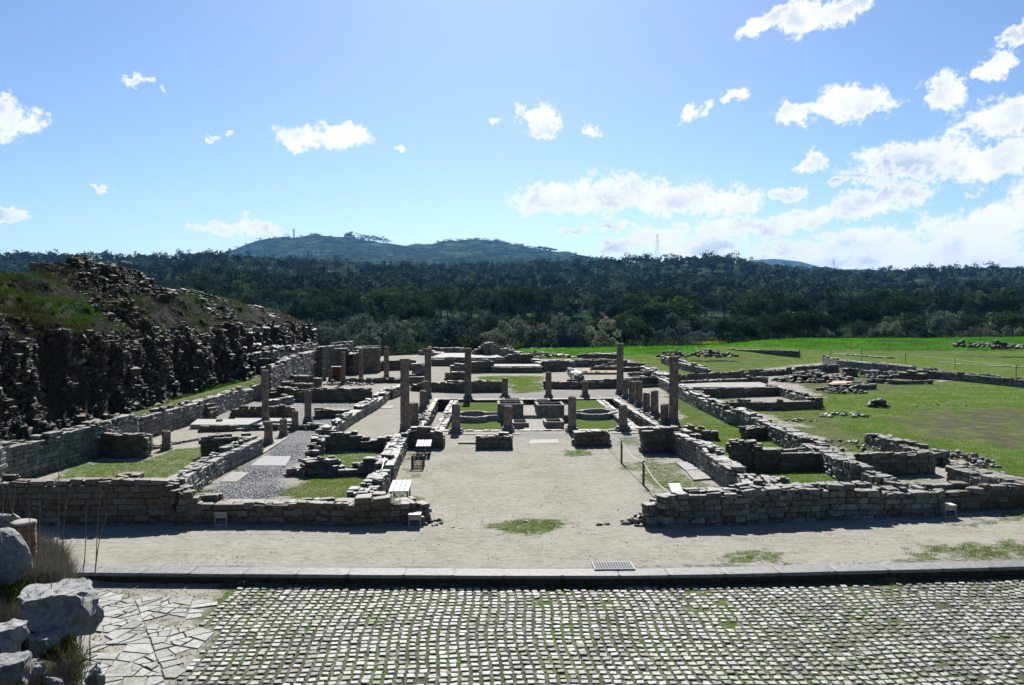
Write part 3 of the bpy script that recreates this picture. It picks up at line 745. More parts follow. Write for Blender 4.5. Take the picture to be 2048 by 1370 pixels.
wall([(1460,884,.96),(1506,884,.96),(1508,892,.86),(1552,892,.84),(1558,898,.74),(1640,897,.74)], .5, 'dark cross wall with a stepped top behind the return walls', STONE_B, rag=.04)
wall([(1716,908,.74),(1790,906,.74),(1860,905,.72)], .45, 'straight dark wall at the back of the far right small room', STONE_B, rag=.02)
wall([(1742,946,.62),(1775,957,.6),(1806,967,.52)], .62, 'short rubble wall lying in front of the far right small room', STONE, rag=.05)
wall([(1745,869,.48),(1800,881,.55),(1850,896,.5),(1882,908,.42)], .7, 'tumbled wall edging the big green field, upper part', STONE, rag=.1)
wall([(1920,930,.6),(1965,943,.6),(2015,957,.6),(2300,1030,.62)], .9, 'broad wall edging the big green field, lower part by the frame edge', STONE, rag=.03)
# --- right back enclosure
wall([(1443,800,.6),(1540,800,.6),(1640,797,.6)], .45, 'front wall of the rectangular enclosure on the right', STONE_B, rag=.03)
wall([(1408,778,.62),(1555,774,.62)], .45, 'dividing wall inside the rectangular enclosure', STONE_B, rag=.03)
wall([(1538,768,.6),(1590,782,.6),(1637,795,.6)], .6, 'pale sloping end wall of the rectangular enclosure', STONE_G, rag=.04)
wall([(1368,763,.4),(1440,758,.46),(1500,753,.6),(1532,754,.66)], .5, 'mossy rear wall of the rectangular enclosure', STONE_B, rag=.07)
wall([(1352,750,.62),(1480,742,.7),(1600,734,.76),(1674,730,.8)], .5, 'long dark wall crossing the lawn behind the enclosure', STONE_B, rag=.05)
wall([(1650,711,.95),(1680,718,.95),(1750,725,.92),(1826,733,.9)], .6, 'far half of the boundary wall under the roped posts', STONE, rag=.05)
wall([(1830,738,.82),(1920,745,.8),(2035,757,.72),(2600,815,.66)], .6, 'near half of the boundary wall under the roped posts', STONE, rag=.05)
wall([(1454,697,.95),(1598,702,.9)], .6, 'long straight box like wall standing in the far lawn', STONE, rag=.02)
wall([(1456,691,.8),(1520,694,.6),(1582,698,.6)], .6, 'lower wall just behind the box like wall in the far lawn', STONE_B)
wall([(1327,713,.85),(1370,724,.85),(1415,735,.75)], .7, 'sloping wall on the lawn behind the top of the right column', STONE, rag=.07)
wall([(1316,694,.6),(1370,698,.7),(1423,701,.6)], .9, 'line of rubble wall below the row of thin far posts', STONE, rag=.12)
wall([(1560,757,.35),(1620,750,.5),(1690,744,.5)], .7, 'low mossy wall in the dug out area right of the enclosure', STONE_B, rag=.12)
wall([(1692,734,.9),(1712,735,.9)], .8, 'square block standing in the dug out area', STONE_B, rag=.02)
wall([(1725,741,.5),(1760,745,.5),(1812,748,.4)], .5, 'broken wall beneath the boundary wall in the dug out area', STONE, rag=.1)
wall([(1640,774,.3),(1700,768,.45),(1728,764,.5)], .6, 'low reddish wall at the near edge of the dug out area', STONE_B, rag=.06)
wall([(1738,757,.4),(1790,760,.4),(1862,762,.3)], .5, 'low line of stones along the edge of the bright field', STONE, rag=.08)
wall([(1610,702,.12),(1690,708,.14),(1785,715,.12)], .8, 'flush foundation line in the far lawn, farther one', STONE_G, rag=.05)
wall([(1880,725,.12),(1960,730,.14),(2130,738,.2)], .8, 'flush foundation line in the far lawn beside the roped posts', STONE_G, rag=.05)
# --- behind the peristyle
wall([(828,768,.5),(850,765,.66),(925,762,.84),(1006,761,.84)], .5, 'rear peristyle wall behind the two tall back columns on the left', STONE_B, rag=.05)
wall([(1088,762,.6),(1165,762,.62),(1235,757,.75),(1320,752,.82)], .5, 'rear peristyle wall leading to the tall back right column', STONE_B, rag=.06)
wall([(1322,753,.82),(1350,766,.82)], .6, 'corner of the rear peristyle wall before the long right wall', STONE, rag=.03)
wall([(944,721,1.25),(985,721,1.2)], .6, 'squared masonry block right of the tall back column', STONE_B, rag=.02)
wall([(893,745,.66),(932,744,.66)], .6, 'small block wall left of the tall back column', STONE_B, rag=.03)
wall([(905,730,.9),(935,727,1.1)], .8, 'broken steps of masonry behind the small block wall', STONE, rag=.12)
wall([(817,751,.8),(846,750,.8)], .6, 'small block wall right of the tall front left column', STONE_B, rag=.03)
wall([(827,727,1.25),(850,727,1.25)], .8, 'square pier seen between the two left tall columns', STONE, rag=.03)
wall([(700,731,.9),(762,722,1.0),(830,721,1.0)], .5, 'long straight wall behind the slim far columns', STONE_B, rag=.03)
wall([(864,716,.95),(1010,716,.95)], .5, 'retaining wall under the raised pale floor', STONE_B, rag=.02)
wall([(985,732,.7),(1084,732,.7)], .5, 'low retaining wall under the narrow light ledge', STONE_B, rag=.01)
wall([(1014,709,1.3),(1036,706,1.5),(1060,709,1.3)], .9, 'high dark masonry mass in the centre background', STONE_B, rag=.06)
wall([(1062,716,.9),(1084,724,.7)], .8, 'broken sloping rubble wall beside the dark masonry mass', STONE, rag=.12)
wall([(1086,722,1.1),(1127,719,1.2)], .6, 'block wall behind the middle short column', STONE_B, rag=.03)
wall([(1130,720,1.1),(1144,719,1.1)], .7, 'square pier beside the block wall behind the middle short column', STONE, rag=.02)
wall([(1145,718,.9),(1234,718,.9),(1288,727,.5)], .6, 'dark wall sloping down past the tall back right column', STONE_B, rag=.05)
wall([(1183,734,.5),(1240,732,.6),(1286,733,.5)], .5, 'back edge of the shallow basin behind the peristyle', STONE_B, rag=.04)
wall([(1290,733,.6),(1329,748,.65)], .9, 'bank of rubble right of the shallow basin', STONE, rag=.1)
wall([(1144,736,.6),(1158,752,.55)], .9, 'pale rubble side of the shallow basin', STONE_G, rag=.1)
wall([(1050,703,.5),(1140,703,.5),(1234,703,.55)], .6, 'long low wall under the strip of bright far grass', STONE_B, rag=.04)
wall([(1060,711,.5),(1110,713,.4),(1170,712,.5)], .7, 'broken rubble line in the centre background', STONE, rag=.14)
wall([(1166,707,.9),(1232,707,.9)], .7, 'flat topped block wall left of the tall back right column', STONE_B, rag=.04)
wall([(1255,708,.5),(1276,707,.4)], .9, 'small heap of wall stones right of the tall back right column', STONE_B, rag=.1)
wall([(849,699,.9),(884,705,.9)], .8, 'end wall at the left of the raised pale floor', STONE_B, rag=.06)
wall([(840,700,.9),(862,695,1.3),(880,694,1.4),(934,698,1.0)], .7, 'ragged wall at the back of the raised pale floor', STONE, rag=.08)
wall([(946,705,1.1),(956,697,1.7),(966,690,2.1),(976,683,2.6),(984,687,2.3),(996,694,1.8),(1007,700,1.4)], .7, 'gable shaped ruined wall rising to a peak in the centre background', STONE_B, rag=.05)
wall([(1008,699,1.4),(1040,704,1.0)], 1.2, 'rubble slope beside the gable shaped ruined wall', STONE, rag=.14)
wall([(1575,748,.5),(1640,741,.55)], .6, 'dark low wall inside the dug out area next to the mossy bank', STONE_B, rag=.1)
wall([(1655,750,.45),(1700,757,.5)], .6, 'short dark wall running toward the reddish floor fragment', STONE_B, rag=.1)
wall([(1760,752,.6),(1800,757,.5)], .7, 'stubby broken wall between the heap and the square block', STONE_B, rag=.12)
wall([(1800,742,.7),(1850,748,.6)], .8, 'thick low wall tucked under the middle of the boundary wall', STONE_B, rag=.1)
wall([(1700,772,.35),(1745,768,.4)], .7, 'lowest wall piece at the lip of the bright field', STONE_B, rag=.1)
wall([(1062,697,.35),(1150,697,.35)], .5, 'faint foundation line at the foot of the bright far grass', STONE_B, rag=.05)
wall([(1090,709,.6),(1130,710,.5)], .8, 'broken block of wall in the middle of the background rubble', STONE, rag=.12)
wall([(1205,726,.5),(1285,726,.45)], .6, 'narrow ledge wall behind the shallow basin', STONE_B, rag=.06)
wall([(1262,742,.5),(1310,744,.5)], .6, 'inner side wall of the shallow basin by the rubble bank', STONE_B, rag=.08)
wall([(1395,706,.6),(1440,707,.5)], .8, 'ragged wall stump joined to the long rubble bank', STONE_B, rag=.12)
# --- left back
wall([(640,697,2.6),(690,695,2.6),(694,705,2.1),(712,706,2.1),(717,693,2.65),(757,692,2.65)], .7, 'tall dark wall with a dip in its top behind the slim columns', STONE_B, rag=.03)
wall([(532,732,2.2),(575,716,2.35),(630,697,2.6)], .7, 'tall side wall climbing toward the dipped dark wall', STONE, rag=.06)
wall([(446,718,2.3),(530,717,2.3),(560,713,2.4)], .7, 'dark high terrace wall in the far left corner', STONE_B, rag=.02)
wall([(440,709,2.9),(530,700,2.9),(628,685,2.9)], .8, 'grassy topped upper terrace wall below the city wall', STONE, rag=.04)
wall([(640,692,2.9),(700,684,3.0)], .7, 'thin bright topped wall at the end of the upper terrace', STONE, rag=.04)
wall([(556,753,.95),(642,752,.95)], .6, 'straight wall in front of the tall side wall', STONE_B, rag=.04)
wall([(538,761,.9),(585,761,.9)], .6, 'low straight wall behind the slim left column', STONE_B, rag=.02)
wall([(586,766,.85),(622,767,.85)], .6, 'short straight wall piece behind the short column', STONE_B, rag=.02)
wall([(538,784,.55),(562,776,.75),(600,779,.8),(650,776,.9),(742,777,.85)], .5, 'back wall of the gravelled room behind the short column', STONE_B, rag=.05)
wall([(544,798,.5),(578,789,.6)], .7, 'low broken wall just right of the slim left column', STONE_G, rag=.06)
wall([(665,762,.3),(700,757,.45),(770,755,.45),(812,757,.4)], .5, 'low brownish garden wall at the feet of the slim far columns', STONE_B, rag=.06)
wall([(400,779,1.06),(523,753,1.06)], .35, 'narrow straight drain kerb beside the foot of the city wall', SLAB, rag=0)
wall([(400,853,.25),(520,850,.25),(600,850,.22),(660,852,.2)], .4, 'low dark basin wall in front of the pale floor', STONE_B, rag=.03)
wall([(345,882,.15),(394,871,.2)], .3, 'thin kerb of the small square basin', SLAB, rag=0)
wall([(300,893,.12),(350,880,.14)], .5, 'dark earth edge beside the brick stub in the left room', STONE_B, rag=.05)
print('walls', len(WALLS))

# ------------------------------------------------------------------ peristyle pool garden
def grass_top():
    m, t, b = mat('bed_grass'); b.inputs['Specular IOR Level'].default_value = 0.0; g = G(t); p = g.pos(); f = g.noise(p, 20, 5, .8)
    c = g.ramp(f, [(.32, (.018, .045, .006)), (.5, (.055, .11, .014)), (.68, (.11, .175, .03))])
    c = g.mix(g.ramp(g.noise(p, 2.2, 5, .7), [(.44, (0, 0, 0)), (.58, (.8, .8, .8))]), c, g.ramp(f, [(.3, (.05, .045, .03)), (.7, (.13, .12, .085))]))
    t.links.new(c, b.inputs['Base Color']); g.bump(f, .7, .06, b); return m
BEDG = grass_top()
SANDB = plain('bed_sand', (.19, .18, .16), .95, .3, 9, bmp=.5)
DARKC = plain('old_basin_mortar', (.15, .135, .115), .9, .5, 5, bmp=.6)
KERBS = plain('garden_kerb_stone', (.22, .205, .18), .9, .35, 7, bmp=.5)
x0, x1, y0, y1 = POOL
pool = empty('peristyle_pool', ((x0 + x1) / 2, (y0 + y1) / 2, 0), 'sunken rectangular garden pool with a dark ditch round it, ringed by brick columns', 'pool')
pc = ((x0 + x1) / 2, (y0 + y1) / 2)
m_ = MB(); m_.box((0, 0, -.8), ((x1 - x0) / 2 + .2, (y1 - y0) / 2 + .2, .05)); m_.build('basin_floor', DARKC, pool)
st = Stones()
for k in range(5):
    z = -.66 + k * .165
    for (ax, L0, L1, fix) in ((0, x0, x1, y0 - .14), (0, x0, x1, y1 + .14), (1, y0, y1, x0 - .14), (1, y0, y1, x1 + .14)):
        s_ = L0 - .1
        while s_ < L1 + .1:
            l = random.uniform(.25, .6)
            c_ = (s_ + l / 2 - pc[0], fix - pc[1]) if ax == 0 else (fix - pc[0], s_ + l / 2 - pc[1])
            st.add((c_[0], c_[1], z + (random.gauss(0, .012) if k == 4 else 0) - (.04 if k == 4 else 0)), 0 if ax == 0 else math.pi / 2, (l / 2 * .97, .15 * random.uniform(.9, 1.1), .08)); s_ += l
V, Q, T, tn = st.arrays(.09, 77); link('basin_wall', npmesh('basin_wall', V, mats=[STONE_B], polys=[Q, T], tone=tn), pool)
def arc(pa, pb, dip, n=10):
    """points from pa to pb with a circular bulge of depth dip along Y"""
    pa = np.array(pa); pb = np.array(pb); r = []
    for i in range(n + 1):
        t_ = i / n; p = pa * (1 - t_) + pb * t_; p = p + np.array([0, dip * math.sqrt(max(0, 1 - (2 * t_ - 1) ** 2))]); r.append(tuple(p))
    return r
def bed(pts, z0_, z1_, label, m1, kerb_pts=None):
    c = np.mean(np.array(pts), 0)
    e = empty('planting_bed', (c[0], c[1], z1_), label, 'garden bed', 'beds of the sunken garden')
    MB().prism([(p[0] - c[0], p[1] - c[1]) for p in pts], z0_ - z1_, 0).build('soil', m1, e)
    if kerb_pts:
        k = MB(); kp = [np.array(p) - c for p in kerb_pts]
        for a, b_ in zip(kp[:-1], kp[1:]):
            l = np.hypot(*(b_ - a)); k.box(((a[0] + b_[0]) / 2, (a[1] + b_[1]) / 2, (.02 - z1_ + z0_ - z1_) / 2), (l / 2 + .02, .11 + random.uniform(-.015, .015), (.02 - z0_) / 2 + random.uniform(-.012, .012)), rz=math.atan2(b_[1] - a[1], b_[0] - a[0]))
        k.build('kerb', KERBS, e)
    return e
Z = -.05
w2 = lambda x, y, z=Z: tuple(at(x, y, z)[:2])
a = [w2(886, 827.6), w2(921, 827)]; b_ = [w2(973, 827), w2(996, 827)]
front = [a[0]] + arc(a[1], b_[0], .75) + [b_[1]]
bed(front + [w2(1003, 805), w2(901, 805)], -.76, Z, 'rear grass bed beside the ditch on the short column side of the garden', BEDG, front)
fr2 = [w2(889, 833)] + arc(w2(917, 833), w2(974, 833), -.75) + [w2(998, 832)]
bed([w2(879, 863, -.3), w2(1005, 863, -.3), w2(998, 836, -.3), w2(889, 836, -.3)], -.76, -.3, 'front grass bed with yellow weeds behind the free standing masonry block', BEDG, fr2)
front = [w2(1140, 824)] + arc(w2(1162, 823.5), w2(1219, 822), .75) + [w2(1236, 821)]
bed(front + [w2(1209, 799), w2(1150, 800.5)], -.76, Z, 'rear grass bed behind the perfect round pit', BEDG, front)
fr2 = [w2(1148, 828)] + arc(w2(1160, 828), w2(1222, 827), -.75) + [w2(1240, 826)]
bed([w2(1146, 860, -.3), w2(1246, 859, -.3), w2(1238, 832, -.3), w2(1150, 833, -.3)], -.76, -.3, 'front grass bed behind the block with the tied rope', BEDG, fr2)
# inner edges of the ditch
for (pa, pb, lab) in ((w2(900, 802), w2(865, 861), 'sandy rubble edge between the ditch and the grass beds, short stub side'), (w2(1208, 799), w2(1281, 857), 'pale kerb between the ditch and the grass beds, row of stubs side')):
    a = np.array(pa); b_ = np.array(pb); s = Stones(); l = np.hypot(*(b_ - a)); u = (b_ - a) / l; n = np.array([-u[1], u[0]]) * (1 if pa[0] < pc[0] else -1)
    kx = 0
    while kx < l:
        d = random.uniform(.25, .5)
        for (q_, hw) in ((.12, .12), (.42, .16)):
            c_ = a + u * (kx + d / 2) + n * q_ - a
            s.add((c_[0], c_[1], -.36 + random.gauss(0, .015)), math.atan2(u[1], u[0]) + random.gauss(0, .05), (d / 2 * .97, hw, .33))
        kx += d
    V, Q, T, tn = s.arrays(.06, 90)
    o = link('ditch_kerb', npmesh('ditch_kerb', V, mats=[STONE], polys=[Q, T], tone=tn), None, (a[0], a[1], 0)); tag(o, lab, 'kerb', kind='thing')
o = MB().prism([w2(1046, 865), w2(1092, 865), w2(1090, 838), w2(1052, 838)], -.76, -.05).build('garden_path', SANDB); tag(o, 'pale sandy path leading between the two water tanks', 'path', kind='thing')
o = MB().prism([w2(1048, 833), w2(1076, 833), w2(1074, 817), w2(1050, 817)], -.76, .02).build('gravel_platform', SANDB); tag(o, 'small gravel platform between the two water tanks', 'platform')
o = MB().prism([w2(1004, 822), w2(1140, 822), w2(1140, 801), w2(1004, 801)], -.76, -.3).build('tank_footing', DARKC); tag(o, 'dark footing the water tanks stand on', 'footing')
def tank(xa, xb, yb, yt, dep, label, zb=-.3):
    A = at(xa, yb, zb); B = at(xb, yb, zb); D = A[1]; zt = atd(xa, yt, (A @ FW - CAMH * FW[2]))[2]; w = B[0] - A[0]
    e = empty('water_tank', ((A[0] + B[0]) / 2, A[1], zb), label, 'water tank', 'masonry tanks in the sunken garden'); h = zt - zb; th = .1
    m = MB(); m.box((0, th / 2, h / 2 - .15), (w / 2, th / 2, h / 2 + .15)); m.box((0, dep - th / 2, h / 2), (w / 2, th / 2, h / 2 - .012))
    for sx in (-1, 1): m.box((sx * (w / 2 - th / 2), dep / 2, h / 2 - .006), (th / 2 - .002, dep / 2 - th, h / 2 - .004))
    m.build('tank_wall', DARKC, e)
    r = MB()
    for q_ in range(7): 
        r.box((-w / 2 + (q_ + .5) * w / 7, th / 2, h + .012), (w / 14 - .004, th / 2 + .02, .022 + random.uniform(-.008, .008)), rz=random.gauss(0, .04))
    for q_ in range(6):
        for sx in (-1, 1): r.box((sx * (w / 2 - th / 2), th + .08 + (q_ + .5) * (dep - th - .1) / 6, h + .01), (th / 2 + .02, (dep - th) / 12 - .01, .02 + random.uniform(-.008, .008)), rz=random.gauss(0, .04))
    r.build('rim', KERBS, e); MB().box((0, dep / 2, .05), (w / 2 - th - .01, dep / 2 - th - .01, .04)).build('tank_floor', DARKC, e)
tank(996, 1047, 841, 809, 1.9, 'dark box shaped tank left of the gravel platform')
tank(1074, 1129, 841, 811, 1.9, 'dark box shaped tank right of the gravel platform')
tank(1006, 1042, 824, 800, 1.2, 'small tank behind the tank left of the platform')
tank(1070, 1100, 824, 801, 1.2, 'small tank behind the tank right of the platform')
tank(1024, 1058, 866, 847, 1.5, 'low open basin behind the masonry block', zb=-.35)
tank(1090, 1128, 866, 845, 1.5, 'low open basin beside the tallest front stub column', zb=-.35)

# ------------------------------------------------------------------ brick columns
BASEM = stone_mat('column_base_stone', [(0, (.20, .19, .17)), (1, (.34, .33, .30))], lich=.35)
def column(px, by, ty, w, label, style='stub', pl=1.35, group='brick columns of the courtyards', zb=0):
    A = at(px, by, zb); D = A @ FW - CAMH * FW[2]; ztop = atd(px, ty, D)[2]; r = w / 2 / FPX * D; h = ztop - zb
    e = empty('brick_column', A, label, 'column', group)
    bh = min(.34, h * .3) if style != 'plain' else 0
    if bh:
        m = MB(); m.box((0, 0, bh * .2), (r * pl, r * pl, bh * .2), rz=random.gauss(0, .05), b=.03)
        m.lathe([(r * pl * .97, bh * .4), (r * pl * 1.0, bh * .55), (r * pl * .93, bh * .72), (r * 1.08, bh * .78), (r * 1.14, bh * .9), (r * 1.02, bh + .01)], 20, jit=.012)
        m.build('base', BASEM, e, smooth=False)
    prof = []; z = bh; k = 0
    while z < h - .03:
        rr = r * (1.0 - .05 * (z / max(h, 1))) + random.uniform(-.006, .006); prof += [(rr, z + .004), (rr, z + .056)]; prof.append((rr - .009, z + .061)); z += .065
    cap = style == 'tall'
    prof = [p for p in prof if p[1] < (h - (.2 if cap else 0))]
    prof.append((prof[-1][0] * .9, prof[-1][1] + .006))
    MB().lathe(prof, 22, jit=.004).build('shaft', BRICK, e)
    if cap:
        zt = prof[-1][1] + .004
        MB().lathe([(r * 1.0, zt), (r * 1.1, zt + .05), (r * 1.2, zt + .06), (r * 1.22, zt + .11), (r * 1.08, zt + .12), (r * 1.05, zt + .19)], 20, jit=.012).build('capital', BRICK, e)
    else:   # worn uneven top, a few loose bricks
        m = MB()
        for q_ in range(3): m.box((random.uniform(-.4, .4) * r, random.uniform(-.4, .4) * r, prof[-1][1] + .012), (r * .42, r * .3, .022), rz=random.uniform(0, 3))
        m.build('top_brick', BASEM, e)
    return e
column(810, 862, 717, 18.5, 'tall brick column at the front corner of the garden, nearest the small rooms', 'tall', 1.12)
column(1347, 850, 711, 18.5, 'tall brick column at the front corner of the garden, above the dark corner wall', 'tall', 1.2)
column(856, 797, 697, 13.5, 'tall brick column at the rear corner, behind the row of stubs', 'tall', 1.2)
column(936, 799, 695, 13.5, 'tall brick column standing at the rear edge of the garden, nearer the gable wall', 'tall', 1.4)
column(1240, 789, 686, 14, 'tall brick column with a wide cap slab at the far end of the stub row', 'tall', 1.3)
column(912, 867, 809, 17.5, 'first short brick column along the front of the garden, with a square base', 'stub', 1.6)
column(1016, 864, 812, 17.5, 'second short brick column along the front, behind the free standing block', 'stub', 1.5)
column(1144, 865, 792, 17, 'tallest of the short brick columns along the front of the garden', 'stub', 1.5)
column(1246, 862, 810, 18, 'short brick column on a round moulded base next to the rope', 'stub', 1.6)
column(1010, 797, 756, 13, 'short column at the rear of the garden, first after the tall pair', 'stub', 1.6)
column(1097, 796, 743, 12.5, 'taller short column at the rear of the garden, in the middle', 'stub', 1.5)
column(1170, 795, 761, 12.5, 'lowest short column at the rear of the garden', 'stub', 1.5)
column(1251, 798, 759, 11, 'farthest stub of the row along the garden side, at the tall capped column', 'stub', 1.4)
column(1264, 806, 762, 14, 'second farthest stub of the row along the garden side', 'stub', 1.35)
column(1278, 814, 762, 14.5, 'third farthest stub of the row along the garden side', 'stub', 1.35)
column(1293, 825, 785, 15, 'low stub in the middle of the row along the garden side', 'stub', 1.45)
column(1309, 834, 782, 16, 'second nearest stub of the row along the garden side', 'stub', 1.45)
column(1329, 848, 807, 17, 'nearest and shortest stub of the row along the garden side', 'stub', 1.4)
column(828, 853, 805, 19, 'wide brick stub just behind the tall front column by the small rooms', 'stub', 1.2)
column(846, 822, 781, 14, 'brick stub in the middle of the shaded row beside the ditch', 'stub', 1.3)
column(851, 808, 763, 13, 'brick stub near the far end of the shaded row beside the ditch', 'stub', 1.3)
column(531, 846, 740, 14, 'slim tall column with a broken top beside the mosaic floor', 'stub', 1.2)
column(616, 846, 780, 14, 'pale grey brick column standing alone on the gravel passage', 'stub', 1.35)
column(590, 860, 821, 14, 'short brick stub with a spreading base on the gravel passage', 'stub', 1.3)
column(567, 874, 838, 15, 'short squat brick stub second along the gravel passage', 'stub', 1.25)
column(537, 890, 841, 17, 'wide brick stub at the end of the diagonal wall', 'stub', 1.2)
column(333, 899, 860, 17, 'brick stub in the shade behind the cross wall', 'stub', 1.1)
column(439, 851, 838, 13, 'tiny round brick stump on the dark ledge before the pale floor', 'stub', 1.5)
column(437, 874, 866, 16, 'very low round stump with a pale top behind the cross wall', 'plain')
column(687, 769, 704, 9, 'slim dark reddish column in front of the dipped wall', 'stub', 1.3)
column(722, 763, 697, 9.5, 'slim dark column before the dark end of the dipped wall', 'stub', 1.4)
column(773, 758, 694, 10.5, 'slim column standing against the pale far court', 'stub', 1.5)
column(648, 762, 737, 8, 'small round stub left of the dark box niche', 'stub', 1.2)
column(661, 763, 738, 8, 'small round stub touching the dark box niche', 'stub', 1.2)
# pair of engaged brick jambs on the tall side wall and the niche
A = at(674, 762); e = empty('brick_niche', A, 'dark square brick niche with a pale lid between the small stubs', 'niche')
m = MB(); m.box((-.38, 0, .6), (.08, .3, .6)); m.box((.38, 0, .6), (.08, .3, .6)); m.box((0, .33, .6), (.46, .03, .59)); m.build('niche_wall', TERRA, e)
MB().box((0, .05, 1.24), (.5, .4, .035)).build('lid', SLAB, e)
A = at(648, 749); o = MB().box((0, 0, 1.35), (.95, .25, 1.35), b=.05).build('brick_pier', plain('ochre_brick', (.14, .105, .06), .9, .35, 9, bmp=.5), None, A); tag(o, 'ochre brown brick pier against the tall dipped wall', 'pier', kind='thing')
A = at(213, 868, .3); o = MB().box((0, 0, .55), (.13, .13, .6), b=.02).build('brick_jamb', TERRA, None, (A[0], A[1], 0)); tag(o, 'narrow reddish brick jamb in the side wall above the cross wall', 'jamb', kind='thing')

# ------------------------------------------------------------------ flat floors and slabs
def floor(pts, zt, label, material, th=.05, name='stone_slab', cat='slab', z0_=0.):
    P = [at(x, y, zt)[:2] for x, y in pts]; c = np.mean(np.array(P), 0)
    o = MB().prism([(p[0] - c[0], p[1] - c[1]) for p in P], z0_ - zt, 0).build(name, material, None, (c[0], c[1], zt)); return tag(o, label, cat, kind='thing')
floor([(1352, 925), (1395, 922), (1416, 937), (1371, 940)], .05, 'rear half of the grey rectangular slab in the grass', SLAB)
floor([(1372, 941), (1417, 938), (1444, 955), (1387, 959)], .055, 'front half of the grey rectangular slab, with a brown front edge', CONC)
floor([(527, 912), (583, 912), (571, 931), (500, 931)], .02, 'square pale slab lying flush in the slate gravel', SLAB, .02)
floor([(464, 944), (500, 944), (473, 963), (440, 963)], .02, 'small worn slab lying flush in the gravel beside the diagonal wall', CONC, .02)
floor([(1062, 879), (1115, 878), (1118, 886), (1056, 887)], .012, 'thin whitish mortar patch in the sand before the garden', WHITESL, .012)
floor([(735, 811), (790, 811), (785, 816), (737, 816)], .03, 'small flat slab on the pale gravel walk', CONC, .03)
floor([(395, 838), (528, 838), (523, 849), (380, 849)], .22, 'pale level mosaic floor beside the slim column', WHITESL, name='mosaic_floor', cat='floor')
floor([(470, 836), (585, 836), (582, 842), (470, 842)], .1, 'pale strip of floor behind the brick stubs', WHITESL, name='mosaic_floor', cat='floor')
floor([(860, 715), (1008, 715), (985, 706), (885, 706)], .92, 'raised pale floor in the background below the gable wall', WHITESL, name='raised_floor', cat='floor')
floor([(985, 732), (1084, 732), (1078, 728), (988, 728)], .64, 'narrow raised pale ledge in the background', WHITESL, name='raised_floor', cat='floor')
floor([(1368, 774), (1550, 774), (1520, 764), (1362, 766)], .25, 'grey concrete floor inside the back of the enclosure', CONC, name='raised_floor', cat='floor')
floor([(1655, 768), (1700, 766), (1710, 761), (1668, 762)], .3, 'reddish beige floor fragment in the dug out area', plain('reddish_floor', (.34, .25, .18), .9, .2, 10), name='raised_floor', cat='floor')
floor([(1165, 745), (1236, 745), (1230, 737), (1170, 737)], .2, 'ochre tiled bottom of the shallow basin behind the peristyle', plain('ochre_tile', (.22, .17, .09), .9, .4, 6), name='raised_floor', cat='floor')
for px, py, l in ((1200, 743, 32), (1228, 741, 8)): pass
floor([(920, 882), (953, 882), (953, 885), (916, 885)], .07, 'thin dark stone step left of the free standing block', CONC, name='stone_step', cat='step')
floor([(850, 866), (1040, 866), (1040, 868.2), (850, 868.2)], .03, 'low front kerb of the garden by the first columns', KERBS, name='edge_kerb', cat='kerb')
floor([(1130, 865), (1310, 864), (1312, 866), (1130, 867)], .03, 'low front kerb of the garden by the rope', KERBS, name='edge_kerb', cat='kerb')
floor([(950, 798), (1230, 795), (1230, 797), (950, 800)], .04, 'low rear kerb of the garden', KERBS, name='edge_kerb', cat='kerb')
floor([(520, 905), (528, 905), (580, 872), (560, 868)], .05, 'curb stone line edging the gravel passage under the stubs', KERBS, name='edge_kerb', cat='kerb')

# ------------------------------------------------------------------ small things in the court
def frame_bench(px, py, label):
    c = at(px, py, .45); e = empty('slatted_bench', (c[0], c[1], 0), label, 'bench', 'slatted benches in the court', rz=R_(2))
    for i in range(4): MB().box((-.225 + i * .15, 0, .455), (.068, .8, .017), b=.005).build('seat_plank', WOODL, e)
    for sx in (-1, 1):
        for sy in (-1, 1): MB().box((sx * .24, sy * .62, .215), (.02, .02, .215)).build('leg', IRON, e)
    m = MB()
    for sy in (-1, 1): m.box((0, sy * .62, .42), (.24, .018, .016)); m.tube([(-.22, sy * .62, .06), (.22, sy * .62, .40)], .009); m.tube([(.22, sy * .62, .06), (-.22, sy * .62, .40)], .009)
    m.tube([(0, -.6, .1), (0, .6, .1)], .01); m.build('brace', IRON, e); return e
frame_bench(801, 972, 'slatted bench near the front wall, first of the two'); frame_bench(848, 886.5, 'slatted bench farther back, by the stepped wall stub')
c = at(835, 938); e = empty('wire_basket', (c[0], c[1] + .22, 0), 'small brown wire basket bin between the two slatted benches', 'bin')
m = MB()
for sx in (-1, 1):
    for sy in (-1, 1): m.box((sx * .215, sy * .215, .24), (.018, .018, .24))
for z in (.03, .46):
    for s_ in (-1, 1): m.box((0, s_ * .215, z), (.2, .014, .018)); m.box((s_ * .215, 0, z), (.014, .2, .018))
m.build('frame', WOODD, e)
for (dx, dy, rz_) in ((0, -.2, 0), (0, .2, 0), (-.2, 0, math.pi / 2), (.2, 0, math.pi / 2)):
    k = MB()
    for q_ in range(-5, 6):
        for s_ in (-1, 1):
            a_ = (max(-.19, min(.19, q_ * .06 - s_ * .11)), .05); b2 = (max(-.19, min(.19, q_ * .06 + s_ * .11)), .44); k.tube([(a_[0], 0, a_[1]), (b2[0], 0, b2[1])], .0045, 4)
    o = k.build('mesh_panel', IRON, e, (dx, dy, 0)); o.rotation_euler = (0, 0, rz_)
